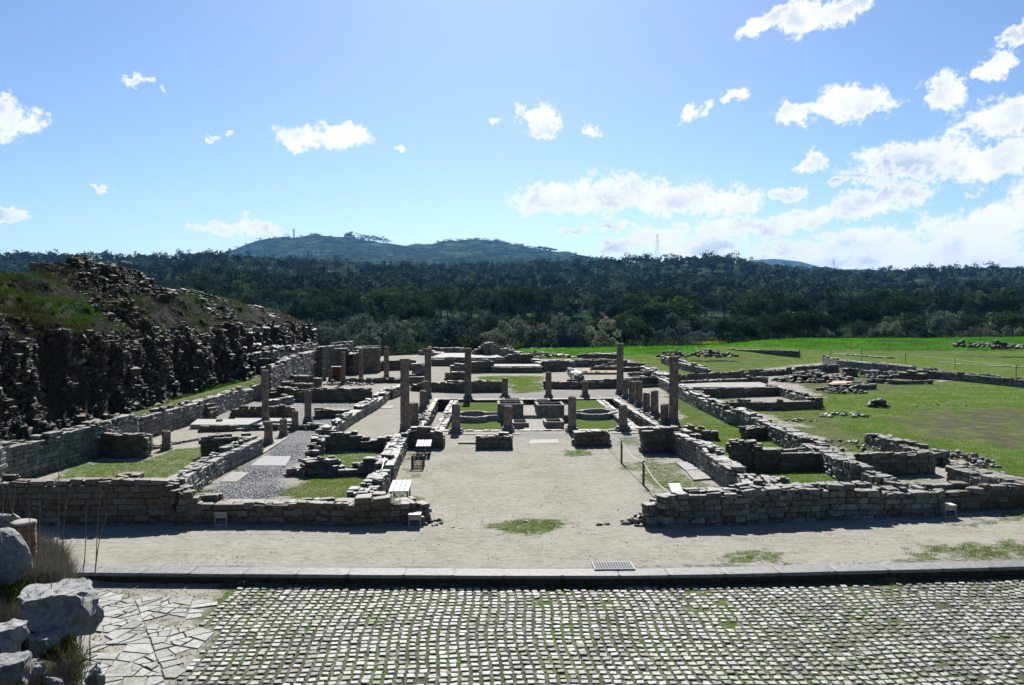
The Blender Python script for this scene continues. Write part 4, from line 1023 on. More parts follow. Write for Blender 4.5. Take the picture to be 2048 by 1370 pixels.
def lamp(px, py, label):
    c = at(px, py); e = empty('floodlight_box', (c[0], c[1] + .14, 0), label, 'floodlight', 'beige floodlight boxes at the foot of the front walls')
    m = MB()
    for sx in (-1, 1): m.box((sx * .148, 0, .165), (.012, .13, .165))
    m.box((0, .122, .165), (.136, .008, .163)); m.box((0, 0, .02), (.136, .114, .02)); m.box((0, -.02, .262), (.1365, .098, .066), b=.004); m.build('housing', BEIGE, e)
    MB().box((0, 0, .343), (.166, .142, .012), b=.004).build('lid', plain('lid_metal', (.42, .40, .35), .5, .08, 8), e)
    o = MB().box((0, 0, 0), (.132, .006, .082)).build('glass', LAMPG, e, (0, -.075, .118)); o.rotation_euler = (R_(-28), 0, 0)
for px, py, lb in ((108, 1050, 'floodlight box in the deep shade by the tall brown masonry'), (441, 1052, 'floodlight box under the low stretch of the long front wall'), (829, 1056, 'floodlight box at the broken end of the long front wall'),
                   (1308, 1051, 'floodlight box beside the small rubble heap'), (1612, 1042, 'floodlight box shaded under the tallest part of the grey front wall'), (1902, 1036, 'floodlight box standing before the dark lower wall')): lamp(px, py, lb)
# tilted information sign
c = at(1353, 1047); e = empty('information_sign', (c[0], c[1], 0), 'tilted information sign on two thin posts before the grey front wall', 'sign')
for sx in (-1, 1): MB().box((sx * .15, 0, .42), (.012, .012, .42)).build('post', GALV, e)
o = MB().box((0, 0, 0), (.165, .24, .012), b=.004).build('panel_frame', GALV, e, (0, .10, .93)); o.rotation_euler = (R_(20), 0, 0)
MB().box((0, 0, .013), (.148, .222, .003)).build('panel', PANEL, o)
# rope barrier
def post(px, by, ty, label, name='wooden_post', group='posts of the rope barrier', r=.04, cat='post'):
    A = at(px, by); 
    z0_ = float(height(A[0], A[1])) if A[1] > 60 else 0
    if z0_ > .02: 
        for _ in range(4): A = at(px, by, z0_); z0_ = float(height(A[0], A[1]))
    D = A @ FW - CAMH * FW[2]; zt = atd(px, ty, D)[2]; 
    o = MB().lathe([(r, -.05), (r, (zt - z0_) * .97), (r * .8, zt - z0_)], 8).build(name, WOODD, None, (A[0], A[1], z0_)); tag(o, label, cat, group); return np.array([A[0], A[1], zt])
p1 = post(1243, 926, 881, 'wooden post of the rope barrier nearer the garden'); p2 = post(1287, 970, 921, 'wooden post of the rope barrier nearer the sign')
def rope(pts, sag, label, name='barrier_rope', r=.013):
    path = []
    for a, b_ in zip(pts[:-1], pts[1:]):
        for i in range(13):
            t_ = i / 12; p = a * (1 - t_) + b_ * t_; p[2] -= sag * 4 * t_ * (1 - t_)
            if not path or i: path.append(tuple(p))
    o = MB().tube(path, r, 5).build(name, ROPE); return tag(o, label, 'rope')
A = at(1211, 859, .7); S = np.array([c[0] - .12, c[1] + .3, .78])
rope([A, p1 + [0, 0, -.04]], .05, 'pale rope from the masonry block to the first post'); rope([p1 + [0, 0, -.04], p2 + [0, 0, -.04]], .16, 'pale rope sagging between the two posts'); rope([p2 + [0, 0, -.04], S], .14, 'pale rope from the second post to the front wall')
rope([at(1283, 770, 1.2), at(1340, 762, 1.4)], .1, 'thin rope slung to the tall front right column')
A = at(764, 941, .6); B = at(770, 921, .7)
tag(MB().tube([tuple(A + [0, 0, .05]), tuple(B + [0, 0, .1])], .014, 6).build('white_pipe', WHITEP), 'thin white pipe lying over the gap in the wall', 'pipe')
# drain grate
G4 = [at(x, y, .01)[:2] for x, y in ((1190, 1145), (1272, 1145), (1261, 1123), (1182, 1123))]
c = np.mean(np.array(G4), 0); e = empty('drain_grate', (c[0], c[1], .022), 'rectangular grid drain cover beside the granite kerb', 'drain cover')
u = np.array(G4); lx = .43; ly = .24
m = MB()
for s_ in (-1, 1): m.box((0, s_ * ly, .012), (lx + .02, .014, .012)); m.box((s_ * lx, 0, .012), (.014, ly - .014, .012))
m.build('frame', GALV, e); m = MB()
for i in range(1, 14): m.box((-lx + i * lx / 7, 0, .013), (.006, ly - .015, .008))
for i in range(1, 8): m.box((0, -ly + i * ly / 4, .0155), (lx - .015, .008, .008))
m.build('grid', GALV, e); MB().box((0, 0, .002), (lx - .014, ly - .014, .004)).build('pit', plain('painted_pit_shade', (.015, .017, .02), 1, .2, 10), e)  # pit is a thin plate, hole's shade painted in near-black
# far posts
for i, (px, by, ty) in enumerate(((1599, 716, 697), (1661, 713, 696), (1723, 720, 698), (1811, 725, 706), (1910, 737, 717), (2032, 757, 729))):
    q_ = post(px, by, ty, ('thin post of the roped fence, ' + ('at the end of the box like wall', 'at the start of the boundary wall', 'second behind the boundary wall', 'where the foundation lines end', 'above the middle of the boundary wall', 'near the end of the boundary wall')[i]), 'fence_post', 'posts of the roped fence in the far field', .035)
    if i: rope([last + [0, 0, -.05], q_ + [0, 0, -.05]], .08, 'thin fence rope in the far field, span ' + ('from the box like wall', 'over the start of the boundary wall', 'over the flat foundation lines', 'past the middle of the boundary wall', 'toward the end of the boundary wall')[i - 1], 'fence_rope', .01)
    last = q_
for px in (1072, 1114, 1163, 1272, 1286, 1294, 1305, 1314, 1331, 1345, 1356, 1363, 1374, 1384, 1398):
    post(px, 700, 683 + (px % 4), 'thin upright post in the straggling line across the far bright grass', 'fence_post', 'straggling thin posts in the far grass', .035)

# ------------------------------------------------------------------ rocks
def ico(n=2):
    import bmesh
    bm = bmesh.new(); bmesh.ops.create_icosphere(bm, subdivisions=n, radius=1); V = np.array([v.co[:] for v in bm.verts]); F = np.array([[v.index for v in f.verts] for f in bm.faces]); bm.free(); return V, F
IC1, IC2, IC3, IC4 = ico(1), ico(2), ico(3), ico(4)
def rock(size, seed, tpl=IC3, cuts=9, rough=.07, flat=.0):
    g = np.random.default_rng(seed); V = tpl[0].copy()
    for _ in range(cuts):
        n = g.normal(0, 1, 3); n[2] *= .7; n /= np.linalg.norm(n); d = g.uniform(.42, .82); k = V @ n - d; V = V - np.where(k > 0, k, 0)[:, None] * n
    if flat: V[:, 2] = np.minimum(V[:, 2], flat)
    nrm = V / np.linalg.norm(V, axis=1)[:, None]
    V = V + nrm * (rough * 1.5 * fbm(V[:, 0] * 2.2 + seed, V[:, 1] * 2.2 + V[:, 2] * 2.7 + seed * .7, 4) + rough * .7 * fbm(V[:, 0] * 9 + seed, V[:, 1] * 8 + V[:, 2] * 9.7, 3))[:, None]
    return V * np.array(size), tpl[1]
def boulder(loc, size, seed, label, name='boulder', cat='rock', rz=0, tpl=IC4, m=None, **kw):
    V, F = rock(size, seed, tpl, **kw); c, s = math.cos(rz), math.sin(rz); V = V @ np.array([[c, s, 0], [-s, c, 0], [0, 0, 1]])
    me = npmesh(name, V, polys=[F], mats=[m or BOULDER], tone=np.full(len(V), random.random())); o = link(name, me, None, loc); return tag(o, label, cat, kw.get('group'))
def pile(name, items, material, label, cat, loc, seed=0, kind=None):
    """many small stones in ONE heap mesh: items (x,y,z,size)"""
    V0, F0 = IC2; Vs = []; Fs = []; tn = []
    var = [rock((1, .8, .55), seed + i, IC2, 7, .08)[0] for i in range(7)]
    g = np.random.default_rng(seed)
    for i, (x, y, z, s_) in enumerate(items):
        a = g.uniform(0, 6.28); c_, q_ = math.cos(a), math.sin(a); v = var[i % 7] * s_ @ np.array([[c_, q_, 0], [-q_, c_, 0], [0, 0, 1]]) + (x, y, z); Vs.append(v); Fs.append(F0 + i * len(V0)); tn += [g.random()] * len(V0)
    me = npmesh(name, np.vstack(Vs), polys=[np.vstack(Fs)], mats=[material], tone=tn); o = link(name, me, None, loc); return tag(o, label, cat, kind=kind)
def heap(px, py, rx, ry, hz, n, label, size=(.06, .2), name='rubble_heap', z=0, material=STONE, sd=0):
    A = at(px, py, z); z = max(z, float(height(A[0], A[1])) if A[1] > 60 else 0); A = at(px, py, z); g = np.random.default_rng(sd + int(px)); it = []
    for i in range(n):
        r_ = math.sqrt(g.random()) ; a = g.uniform(0, 6.28); s_ = g.uniform(*size); it.append((rx * r_ * math.cos(a), ry * r_ * math.sin(a), hz * (1 - r_ ** 1.5) * g.uniform(.4, 1), s_))
    if n <= 30:
        for k_, (x_, y_, z_, s_) in enumerate(it):
            V, F = rock((s_, s_ * .8, s_ * .6), int(px) + k_, IC2, 7, .08); a_ = g.uniform(0, 6.28); me = npmesh('loose_stone', V, polys=[F], mats=[material], tone=np.full(len(V), g.random())); o = link('loose_stone', me, None, (A[0] + x_, A[1] + y_, A[2] + z_)); o.rotation_euler = (0, 0, a_); tag(o, 'one of the ' + label, 'stone', label)
        return
    return pile(name, it, material, label, 'rubble', A, int(px), 'stuff' if label.startswith('loose') or label.startswith('broken stones') else 'thing')
heap(862, 1046, .35, .3, .12, 16, 'loose stones fallen at the broken end of the long front wall', (.06, .14))
heap(1280, 1045, .45, .35, .28, 30, 'small rubble heap at the court end of the grey front wall', (.05, .15))
heap(612, 922, .3, .3, .18, 12, 'lumps of masonry by the crumbling corner of the grassy room', (.1, .18))
heap(1905, 925, 1.6, 1.3, .5, 90, 'collapsed rubble spilling from the tumbled wall by the green field', (.07, .2))
heap(1985, 955, .8, .5, .2, 30, 'stones scattered inside the far right small room', (.07, .18))
heap(1690, 893, 1.6, 1.6, .25, 70, 'loose stones and earth between the long right wall and the tumbled wall', (.05, .15))
heap(1757, 814, .6, .5, .45, 14, 'clump of dark boulders lying in the bright field', (.15, .42), material=HEAPM)
heap(1690, 832, 1.6, .9, .1, 26, 'flat stones scattered in the grass near the enclosure', (.08, .25))
heap(1598, 842, .9, .5, .12, 20, 'small scatter of earth and stones by the long right wall', (.06, .16))
heap(1620, 762, 3.3, 1.9, .7, 230, 'mossy bank of rubble behind the pale end wall of the enclosure', (.14, .38), material=HEAPM)
heap(1690, 785, 1.6, 1.6, .45, 60, 'dark mossy rubble at the corner of the bright field', (.1, .3), material=HEAPM)
heap(1790, 755, 3.0, 1.5, .55, 210, 'broken masonry below the boundary wall in the dug out area', (.14, .38), material=HEAPM)
heap(1860, 752, 1.3, 1.1, .9, 40, 'dark cave like heap against the boundary wall', (.2, .45), material=HEAPM)
heap(1345, 712, 2.0, 1.0, .9, 50, 'dark rubble mass on the lawn behind the tall right column', (.15, .4), material=HEAPM)
heap(1420, 713, 4.0, 1.2, .9, 90, 'long low rubble bank on the far lawn', (.15, .4), material=HEAPM)
heap(1590, 689, 5, 1.5, 1.0, 90, 'dark stone mound under the trees at the end of the far lawn', (.2, .5), material=HEAPM)
heap(1930, 692, 1.6, 1.0, 1.0, 16, 'pair of dark blocks in the far green field', (.3, .6), material=HEAPM)
heap(1988, 693, 3.0, 1.2, .8, 40, 'row of dark boulders in the far green field', (.3, .6), material=HEAPM)
heap(2032, 696, 3.5, 1.5, .4, 50, 'flat pale slabs heaped in the far green field', (.3, .6), material=STONE_G)
heap(1880, 812, 2.0, .6, .05, 12, 'a few small stones lying in the bright field', (.05, .14))
heap(840, 838, .5, 4.2, .15, 90, 'broken stones along the shaded side of the ditch', (.07, .2), sd=3)
heap(1300, 832, .45, 4.0, .12, 60, 'broken stones between the stub row and the ditch', (.07, .18), sd=4)
heap(1080, 712, 4.0, 1.5, .6, 100, 'rubble strewn between the low walls in the centre background', (.15, .4))
heap(1010, 702, 2.0, 1.5, 1.0, 60, 'rubble at the foot of the gable shaped wall', (.15, .4))
heap(690, 770, 2.5, .8, .25, 60, 'rubble strewn in front of the niche', (.08, .22))
heap(500, 700, 5.0, 1.2, .6, 120, 'bright rubble lying on the upper terrace', (.12, .35), z=2.9)
heap(1190, 748, 2.6, .8, .3, 50, 'ochre rubble in the shallow basin', (.1, .3), material=HEAPM)
for k_, (px, py, s_) in enumerate(((905, 1056, .09), (921, 1057, .06), (1199, 1050, .12), (1213, 1049, .12), (1236, 1020, .05), (1052, 1043, .1), (1188, 882, .12), (1243, 1049, .06))):
    A = at(px, py, 0); boulder((A[0], A[1], s_ * .1), (s_, s_ * .7, s_ * .45), 200 + k_, ('flat stone set in the sand before the court entrance', 'small flat stone before the court entrance', 'pale flat stone in the entrance by the grass patch', 'pale flat stone nearest the rubble heap', 'dark pebble lying alone on the sand', 'flat pale stone in the middle of the round grass patch', 'brown stone by the pale mortar patch', 'small stone beside the heap at the front wall')[k_], 'loose_stone', 'stone', tpl=IC2, m=STONE)

def pebbles(name, pts, s0, s1, material, seed):
    g = np.random.default_rng(seed); n = len(pts); oc = np.array([(1, 0, 0), (-1, 0, 0), (0, 1, 0), (0, -1, 0), (0, 0, .7), (0, 0, -.7)], float); F = np.array([(0, 2, 4), (2, 1, 4), (1, 3, 4), (3, 0, 4), (2, 0, 5), (1, 2, 5), (3, 1, 5), (0, 3, 5)])
    sz = g.uniform(s0, s1, n) ** 1.0; a = g.uniform(0, 6.28, n); V = oc[None] * sz[:, None, None] * g.uniform(.7, 1.3, (n, 6, 1)); c, s = np.cos(a)[:, None], np.sin(a)[:, None]
    V = np.stack([V[..., 0] * c - V[..., 1] * s, V[..., 0] * s + V[..., 1] * c, V[..., 2]], -1) + np.asarray(pts)[:, None, :]
    return tag(link(name, npmesh(name, V.reshape(-1, 3), polys=[(F[None] + (np.arange(n) * 6)[:, None, None]).reshape(-1, 3)], mats=[material], tone=np.repeat(g.random(n), 6))), kind='stuff')
PEB = stone_mat('pebble_stone', [(0, (.08, .078, .072)), (.5, (.19, .187, .18)), (1, (.42, .42, .41))], drk=1.0, sheen=.2, lich=.1)
g_ = np.random.default_rng(91); X = g_.uniform(-13.5, -3, 60000); Y = 1 / g_.uniform(1 / 50, 1 / 21, 60000); k = mask_of(X, Y, GRAVEL_P) > g_.uniform(.2, 1, 60000); X, Y = X[k], Y[k]
pebbles('gravel', np.stack([X, Y, np.full(len(X), .002)], 1), .009, .027, PEB, 92)
X = g_.uniform(-14, 18, 9000); Y = 1 / g_.uniform(1 / 60, 1 / 17.4, 9000); k = (fbm(X * .5, Y * .5, 3) > -.1) & ~((X > POOL[0]) & (X < POOL[1]) & (Y > POOL[2]) & (Y < POOL[3])) & (Y > kerbY(X) + .6); X, Y = X[k], Y[k]
pebbles('scattered_pebbles', np.stack([X, Y, np.full(len(X), .004)], 1), .006, .019, PEB, 93)
X = g_.uniform(-9, 14, 9000); Y = g_.uniform(11.8, 16.6, 9000); k = (Y < kerbY(X) - .05); X, Y = X[k], Y[k]
pebbles('street_grit', np.stack([X, Y, np.full(len(X), -.228)], 1), .006, .02, PEB, 94)

# ------------------------------------------------------------------ grass blades
def blades(name, pos, h, w, material, label=None, kind='stuff', per=5, spread=.05, parent=None, seed=0, lean=.35):
    g = np.random.default_rng(seed); pos = np.repeat(np.asarray(pos, float), per, 0); n = len(pos); hh = np.repeat(np.broadcast_to(h, (len(pos) // per,)), per) * g.uniform(.5, 1.15, n)
    base = pos + np.stack([g.normal(0, spread, n), g.normal(0, spread, n), np.zeros(n) - .01], 1); a = g.uniform(0, math.pi, n); d = np.stack([np.cos(a), np.sin(a), np.zeros(n)], 1) * w / 2
    tip = base + np.stack([g.normal(0, lean, n) * hh, g.normal(0, lean, n) * hh, hh], 1); V = np.stack([base - d, base + d, tip], 1).reshape(-1, 3)
    F = np.arange(n * 3).reshape(-1, 3); me = npmesh(name, V, polys=[F], mats=[material], tone=np.repeat(np.clip(.55 + fbm(base[:, 0] * .35, base[:, 1] * .35, 4) * 1.5 + g.normal(0, .16, n), 0, 1), 3)); o = link(name, me, parent); tag(o, label, kind=kind); return o
def screen_pts(n, x0, x1, y0, y1, seed):
    g = np.random.default_rng(seed); px = g.uniform(x0, x1, n); D = 1 / g.uniform(1 / (CAMH * FPX / (y0 - 636)), 1 / (CAMH * FPX / (y1 - 636)), n); X = (px - 968) / FPX * D; return X, D
X, Y = screen_pts(110000, -60, 2110, 690, 1130, 11)
gm_, gv_, dm_, _ = masks(X, Y); nzz = fbm(X * 3, Y * 3, 3)
k = (gm_ * (1 - .95 * dm_) + nzz * .35 > .5) & ~((X > POOL[0]) & (X < POOL[1]) & (Y > POOL[2]) & (Y < POOL[3])) & ~((X < -16.3) & (X > -17.4))
X, Y = X[k], Y[k]
blades('grass', np.stack([X, Y, height(X, Y)], 1), .012 + .0025 * Y, .011, GRASSM, per=4, spread=.05, seed=5)
X = np.random.default_rng(8).uniform(POOL[0], POOL[1], 5000); Y = np.random.default_rng(9).uniform(POOL[2], POOL[3], 5000)
X, Y = screen_pts(26000, 1030, 2200, 672, 702, 12); 
rr = np.random.default_rng(13); D = rr.uniform(104, 156, 26000); cl = rr.uniform(1040, 2150, 26000); X = (cl - 968) / FPX * D; Y = D
k = (D > np.where(cl < 1400, 106, 122)) & (fbm(X * .08, Y * .12, 3) > -.35); X, Y = X[k], Y[k]
blades('tall_field_grass', np.stack([X, Y, height(X, Y)], 1), .38, .07, leaf_mat('bright_field_blades', (.06, .16, .015), (.09, .30, .02), .5, .9), per=4, spread=.3, seed=6)
g_ = np.random.default_rng(21); Y = g_.uniform(30, 62, 7000); X = -17.0 - np.abs(g_.normal(0, .7, 7000)); k = fbm(X * .5, Y * .25, 2) + sstep(38, 46, Y) > .25; X, Y = X[k], Y[k]
blades('terrace_grass', np.stack([X, Y, np.full(len(X), 1.)], 1), .2, .025, GRASSM, per=4, spread=.08, seed=7)
X, Y = screen_pts(9000, 170, 2100, 1150, 1175, 14); k = (kerbY(X) - Y > .0) & (kerbY(X) - Y < .16) & (fbm(X * 2, Y, 2) + np.interp(X, [0, 12], [-.25, .4]) > 0); X, Y = X[k], Y[k]
blades('kerb_foot_grass', np.stack([X, Y, np.full(len(X), -.235)], 1), .05, .01, GRASSM, per=5, spread=.03, seed=8)
ax = []
for (px, py) in ((1430, 686), (1550, 684), (1560, 686), (1545, 687), (1420, 687)):
    A = at(px, py, .5); ax += [A + [g_.normal(0, 1.2), g_.normal(0, 1), 0] for _ in range(60)]
blades('yellow_flowers', np.array(ax), .5, .12, FLOWER, per=4, spread=.2, seed=9)

# ------------------------------------------------------------------ the great city wall on the left
cw = empty('city_wall', (-18.5, 30, 0), 'huge dark crumbling city wall of rubble with grass growing over its top', 'wall')
cw['kind'] = 'thing'
TOPD = [20, 30, 35.5, 38.8, 42, 45.3, 49.9, 52.2, 54.0, 57.9, 62.5, 66.9, 76.4, 84, 92, 98.7, 104.8, 111]
TOPZ = [7.3, 7.4, 7.4, 7.5, 8.3, 8.9, 8.6, 7.5, 6.7, 7.2, 7.7, 7.0, 7.3, 6.6, 6.6, 6.6, 5.2, 1.2]
SY = np.arange(16, 111.5, .22); NP = 64
prof = np.array([(.6, -.3), (.45, .3), (.3, 1.2), (.15, 2.4), (0, 3.6), (-.15, 4.6), (-.45, 5.3), (-1.1, 5.9), (-2.2, 6.7), (-3.2, 7.4), (-4.0, 8.2), (-5.2, 8.5), (-6.8, 8.0), (-8.2, 5.8), (-9.5, 3), (-11, -.3)])
dl = np.concatenate([[0], np.cumsum(np.hypot(*np.diff(prof, axis=0).T))]); tt = np.linspace(0, dl[-1], NP)
px_ = np.interp(tt, dl, prof[:, 0]); pz_ = np.interp(tt, dl, prof[:, 1])
SS, TT = np.meshgrid(SY, np.arange(NP), indexing='ij')
topz = np.interp(SY, TOPD, TOPZ)[:, None]
face = 4.9 + .5 * fbm(SY * .12, SY * 0 + 3, 3)[:, None]                     # height where the steep face ends
hz = pz_[None] * np.ones_like(SS)
k1 = np.minimum(hz, 5.3) / 5.3; k2 = np.clip((hz - 5.3) / 3.2, 0, 1)
hz = np.where(hz < 0, hz, k1 * np.minimum(face, topz * .8) + k2 * (topz - np.minimum(face, topz * .8)))
X0 = np.interp(SY, [16, 34, 41, 49, 56, 64, 80, 111], [-16.95, -16.95, -17.2, -17.5, -17.7, -18.4, -20.3, -23.3])[:, None]
wx = X0 + px_[None] * 1.0
front = (TT < NP * .55)
wob = fbm(SS * .35, TT * .10, 4) * .9 + fbm(SS * 1.4, TT * .35 + 9, 4) * .38 + fbm(SS * 1.1 + 40, TT * .06 + 9, 3) * .22 * (pz_[None] < 5.2)
crack = -np.clip(fbm(SS * .55 + 11, TT * .03, 3) - .22, 0, 1) * 1.0 * (pz_[None] < 5.6)
wx = wx + (wob + crack) * front * np.clip(pz_[None] + .2, 0, 1); hz = hz + (fbm(SS * .8 + 70, TT * .5, 4) * .42 + fbm(SS * 2.6 + 7, TT * 1.3, 3) * .16) * np.clip(pz_[None] / 4, 0, 1)
VW = np.stack([wx + 18.5, SS - 30, hz], -1)
nS, nT = SS.shape; I = np.arange(nS * nT).reshape(nS, nT); q = np.stack([I[:-1, :-1], I[:-1, 1:], I[1:, 1:], I[1:, :-1]], -1).reshape(-1, 4)
m, t, b = mat('city_wall_core'); b.inputs['Specular IOR Level'].default_value = .05; g = G(t); p = g.pos(); n1 = g.noise(p, 2.6, 8, .75); n2 = g.noise(p, 9, 6, .75)
c = g.ramp(n2, [(.3, (.012, .011, .009)), (.5, (.04, .037, .03)), (.68, (.10, .095, .08))])
up = g.n('ShaderNodeSeparateXYZ', {0: g.n('ShaderNodeNewGeometry').outputs['Normal']}).outputs[2]; ph = g.n('ShaderNodeSeparateXYZ', {0: p}).outputs[2]
gr_ = g.ramp(n2, [(.3, (.015, .03, .007)), (.6, (.05, .065, .02)), (.8, (.09, .075, .045))])
f = g.m('ADD', g.m('MULTIPLY', g.m('SUBTRACT', ph, 5.2), .35), g.m('MULTIPLY', g.m('SUBTRACT', n1, .5), 2.6)); f = g.ramp(f, [(.25, (0, 0, 0)), (.6, (1, 1, 1))])
t.links.new(g.mix(g.m('MULTIPLY', f, .8), c, gr_), b.inputs['Base Color']); g.bump(g.m('ADD', n1, g.m('MULTIPLY', n2, .6)), 1.0, .35, b)
link('rubble_core', npmesh('rubble_core', VW.reshape(-1, 3), quads=q, mats=[m], smooth=False), cw)
# stones bedded in the face and tumbled over the top, uncountable: one part
g_ = np.random.default_rng(31); n = 62000
d_ = 1 / g_.uniform(1 / 111., 1 / 19., n); si = np.clip(((d_ - 16) / .22).astype(int), 0, nS - 2); ti = g_.integers(1, int(NP * .68), n)
P = VW[si, ti]; P2 = VW[np.minimum(si + 1, nS - 1), np.minimum(ti + 1, NP - 1)]; P = P + (P2 - P) * g_.random((n, 1))
up_ = pz_[ti] > 5.2
hump = ((d_ > 42) & (d_ < 55) & (P[:, 2] > 6.9)) | ((d_ > 58) & (d_ < 66) & (P[:, 2] > 7.3))
keep = np.where(up_, (hump & (g_.random(len(P)) < .6)) | (fbm(P[:, 1] * .25, P[:, 0] * .5 + P[:, 2] * .4, 3) > .22), fbm(P[:, 1] * .5, P[:, 2] * .5, 3) > -.35); P = P[keep]; d_ = d_[keep]
sz = g_.gamma(1.5, .03, len(P)) + .032; sz = np.minimum(sz, .26) * np.clip(d_ / 45, .8, 1.6)
st = Stones()
for i in range(len(P)):
    s_ = sz[i]; st.r.append((P[i, 0] + s_ * .15, P[i, 1], P[i, 2], g_.uniform(0, 3.14), s_ * g_.uniform(.8, 1.3), s_ * g_.uniform(.6, 1), s_ * g_.uniform(.35, .75), g_.normal(0, .16), g_.normal(0, .16), g_.random() ** 3.2))
V, Q, T, tn = st.arrays(.11, 5)
o = link('bedded_stones', npmesh('bedded_stones', V, mats=[CITY], polys=[Q, T], tone=tn), cw); o['kind'] = 'stuff'
# grass over the top
n = 46000; d_ = 1 / g_.uniform(1 / 111., 1 / 19., n); si = np.clip(((d_ - 16) / .22).astype(int), 0, nS - 2); ti = g_.integers(int(NP * .26), int(NP * .6), n)
P = VW[si, ti] + np.stack([g_.uniform(-.1, .1, n), g_.uniform(-.1, .1, n), np.zeros(n)], 1)
k = (fbm(P[:, 1] * .22 + 3, P[:, 0] * .45 + P[:, 2] * .3, 4) > -.22) & ~((d_ > 42.5) & (d_ < 55) & (P[:, 2] > 6.9)) & ~((d_ > 58) & (d_ < 66) & (P[:, 2] > 7.4)); P = P[k]
h_ = fbm(P[:, 1] * .3 + 50, P[:, 0] * .6, 3) > .02
blades('grass', P[h_], .2, .026, WALLG, per=5, spread=.1, parent=cw, seed=41); blades('dry_grass', P[~h_], .2, .025, DRYG, per=5, spread=.1, parent=cw, seed=42)

# ------------------------------------------------------------------ rubble bank beside the camera with its rocks and dry grass
bx = np.arange(-10, -2.0, .09); by_ = np.arange(2.4, 9.0, .09); BX, BY = np.meshgrid(bx, by_)
edge = np.interp(BY, [2.4, 6, 6.8, 8.2, 9], [-1.55, -2.98, -3.35, -4.2, -4.7])
inside = edge - BX
bh = np.interp(BY, [2.4, 4.5, 5.5, 6.5, 7.5, 8.4, 9], [3.4, 2.9, 2.75, 2.72, 2.9, 3.0, 2.9]) + .22 * np.clip(inside, 0, 2.5) + .16 * fbm(BX * 1.3, BY * 1.3, 4)
k = np.minimum(sstep(-.02, .3, inside), sstep(8.75, 8.45, BY)); BZ = -.3 + (bh + .3) * k
ny_, nx_ = BX.shape; I = np.arange(ny_ * nx_).reshape(ny_, nx_); q = np.stack([I[:-1, :-1], I[:-1, 1:], I[1:, 1:], I[1:, :-1]], -1).reshape(-1, 4)
m, t, b = mat('bank_earth'); b.inputs['Specular IOR Level'].default_value = 0.0; g = G(t); p = g.pos(); n1 = g.noise(p, 5, 7, .7); n2 = g.noise(p, 40, 4, .7)
t.links.new(g.mix(.6, g.ramp(n1, [(.3, (.03, .035, .015)), (.5, (.07, .065, .04)), (.7, (.13, .115, .08))]), g.ramp(n2, [(.3, (.35, .35, .35)), (.6, (1.1, 1.1, 1.1))]), 'MULTIPLY'), b.inputs['Base Color']); g.bump(g.m('ADD', n1, n2), .9, .05, b)
tag(link('rubble_bank', npmesh('rubble_bank', np.stack([BX, BY, BZ], -1).reshape(-1, 3), quads=q, mats=[m], smooth=True)), kind='structure')
def bank_z(X, Y):
    ix = np.clip(((np.asarray(X) + 10) / .09).astype(int), 0, nx_ - 1); iy = np.clip(((np.asarray(Y) - 2.4) / .09).astype(int), 0, ny_ - 1); return BZ[iy, ix]
def near_rock(px, py, wpx, hpx, D, seed, label, cuts=16, rough=.08, dep=.8, flat=0, rz=0, group=None):
    A = atd(px, py, D); sx = wpx / 2 / FPX * D; sz_ = hpx / 2 / FPX * D
    return boulder(A, (sx * 1.1, sx * dep * 1.1, sz_ * 1.2), seed, label, cuts=cuts, rough=rough, flat=flat, rz=rz)
near_rock(130, 1205, 150, 150, 6.6, 3, 'big pointed grey boulder overhanging the street corner', 15, .11, 1.25, flat=.3, rz=.3)
near_rock(12, 1122, 96, 112, 7.2, 8, 'squared grey block at the frame edge beside the brick stump', 9, .04, .7)
near_rock(8, 1045, 40, 30, 8.0, 12, 'light jagged stone on top of the squared block', 8, .1)
near_rock(32, 1038, 26, 22, 8.2, 13, 'small light stone behind the brick stump', 8, .1)
near_rock(84, 1290, 88, 84, 6.2, 17, 'rounded boulder under the big pointed one', 16, .09, 1.2, flat=.4)
near_rock(12, 1278, 110, 110, 5.9, 19, 'pitted boulder at the left frame edge, middle of the stack', 16, .10, 1.2, flat=.45)
near_rock(18, 1350, 120, 110, 5.4, 23, 'pale speckled boulder filling the bottom left corner', 16, .09, 1.3, flat=.5)
near_rock(70, 1352, 62, 60, 5.7, 25, 'small light boulder between the corner boulder and the dry grass', 16, .1)
near_rock(192, 1362, 56, 56, 5.9, 27, 'grey boulder at the bottom of the dry grass slope', 16, .09)
near_rock(108, 1375, 60, 50, 5.6, 29, 'half buried stone at the very bottom of the slope', 16, .09)
near_rock(90, 1128, 20, 18, 8.1, 35, 'small pale stone at the foot of the brick stump', 8, .1)
near_rock(75, 1122, 24, 20, 8.0, 36, 'second small stone at the foot of the brick stump', 8, .1)
near_rock(78, 1138, 34, 16, 7.9, 37, 'flat stone lying before the brick stump', 8, .1)
A = atd(49, 1112, 7.7); e = empty('brick_stump', A, 'round reddish brick column stump among the rocks', 'column stump')
pr = []; 
for i in range(7): pr += [(.105 + random.uniform(-.004, .004), i * .045), (.105, i * .045 + .038), (.098, i * .045 + .041)]
MB().lathe(pr + [(.08, .318)], 22, jit=.003).build('shaft', TERRA, e, smooth=False); MB().lathe([(.1, .316), (.112, .325), (.108, .345), (.09, .352)], 20, jit=.006).build('top_brick', KERBS, e)
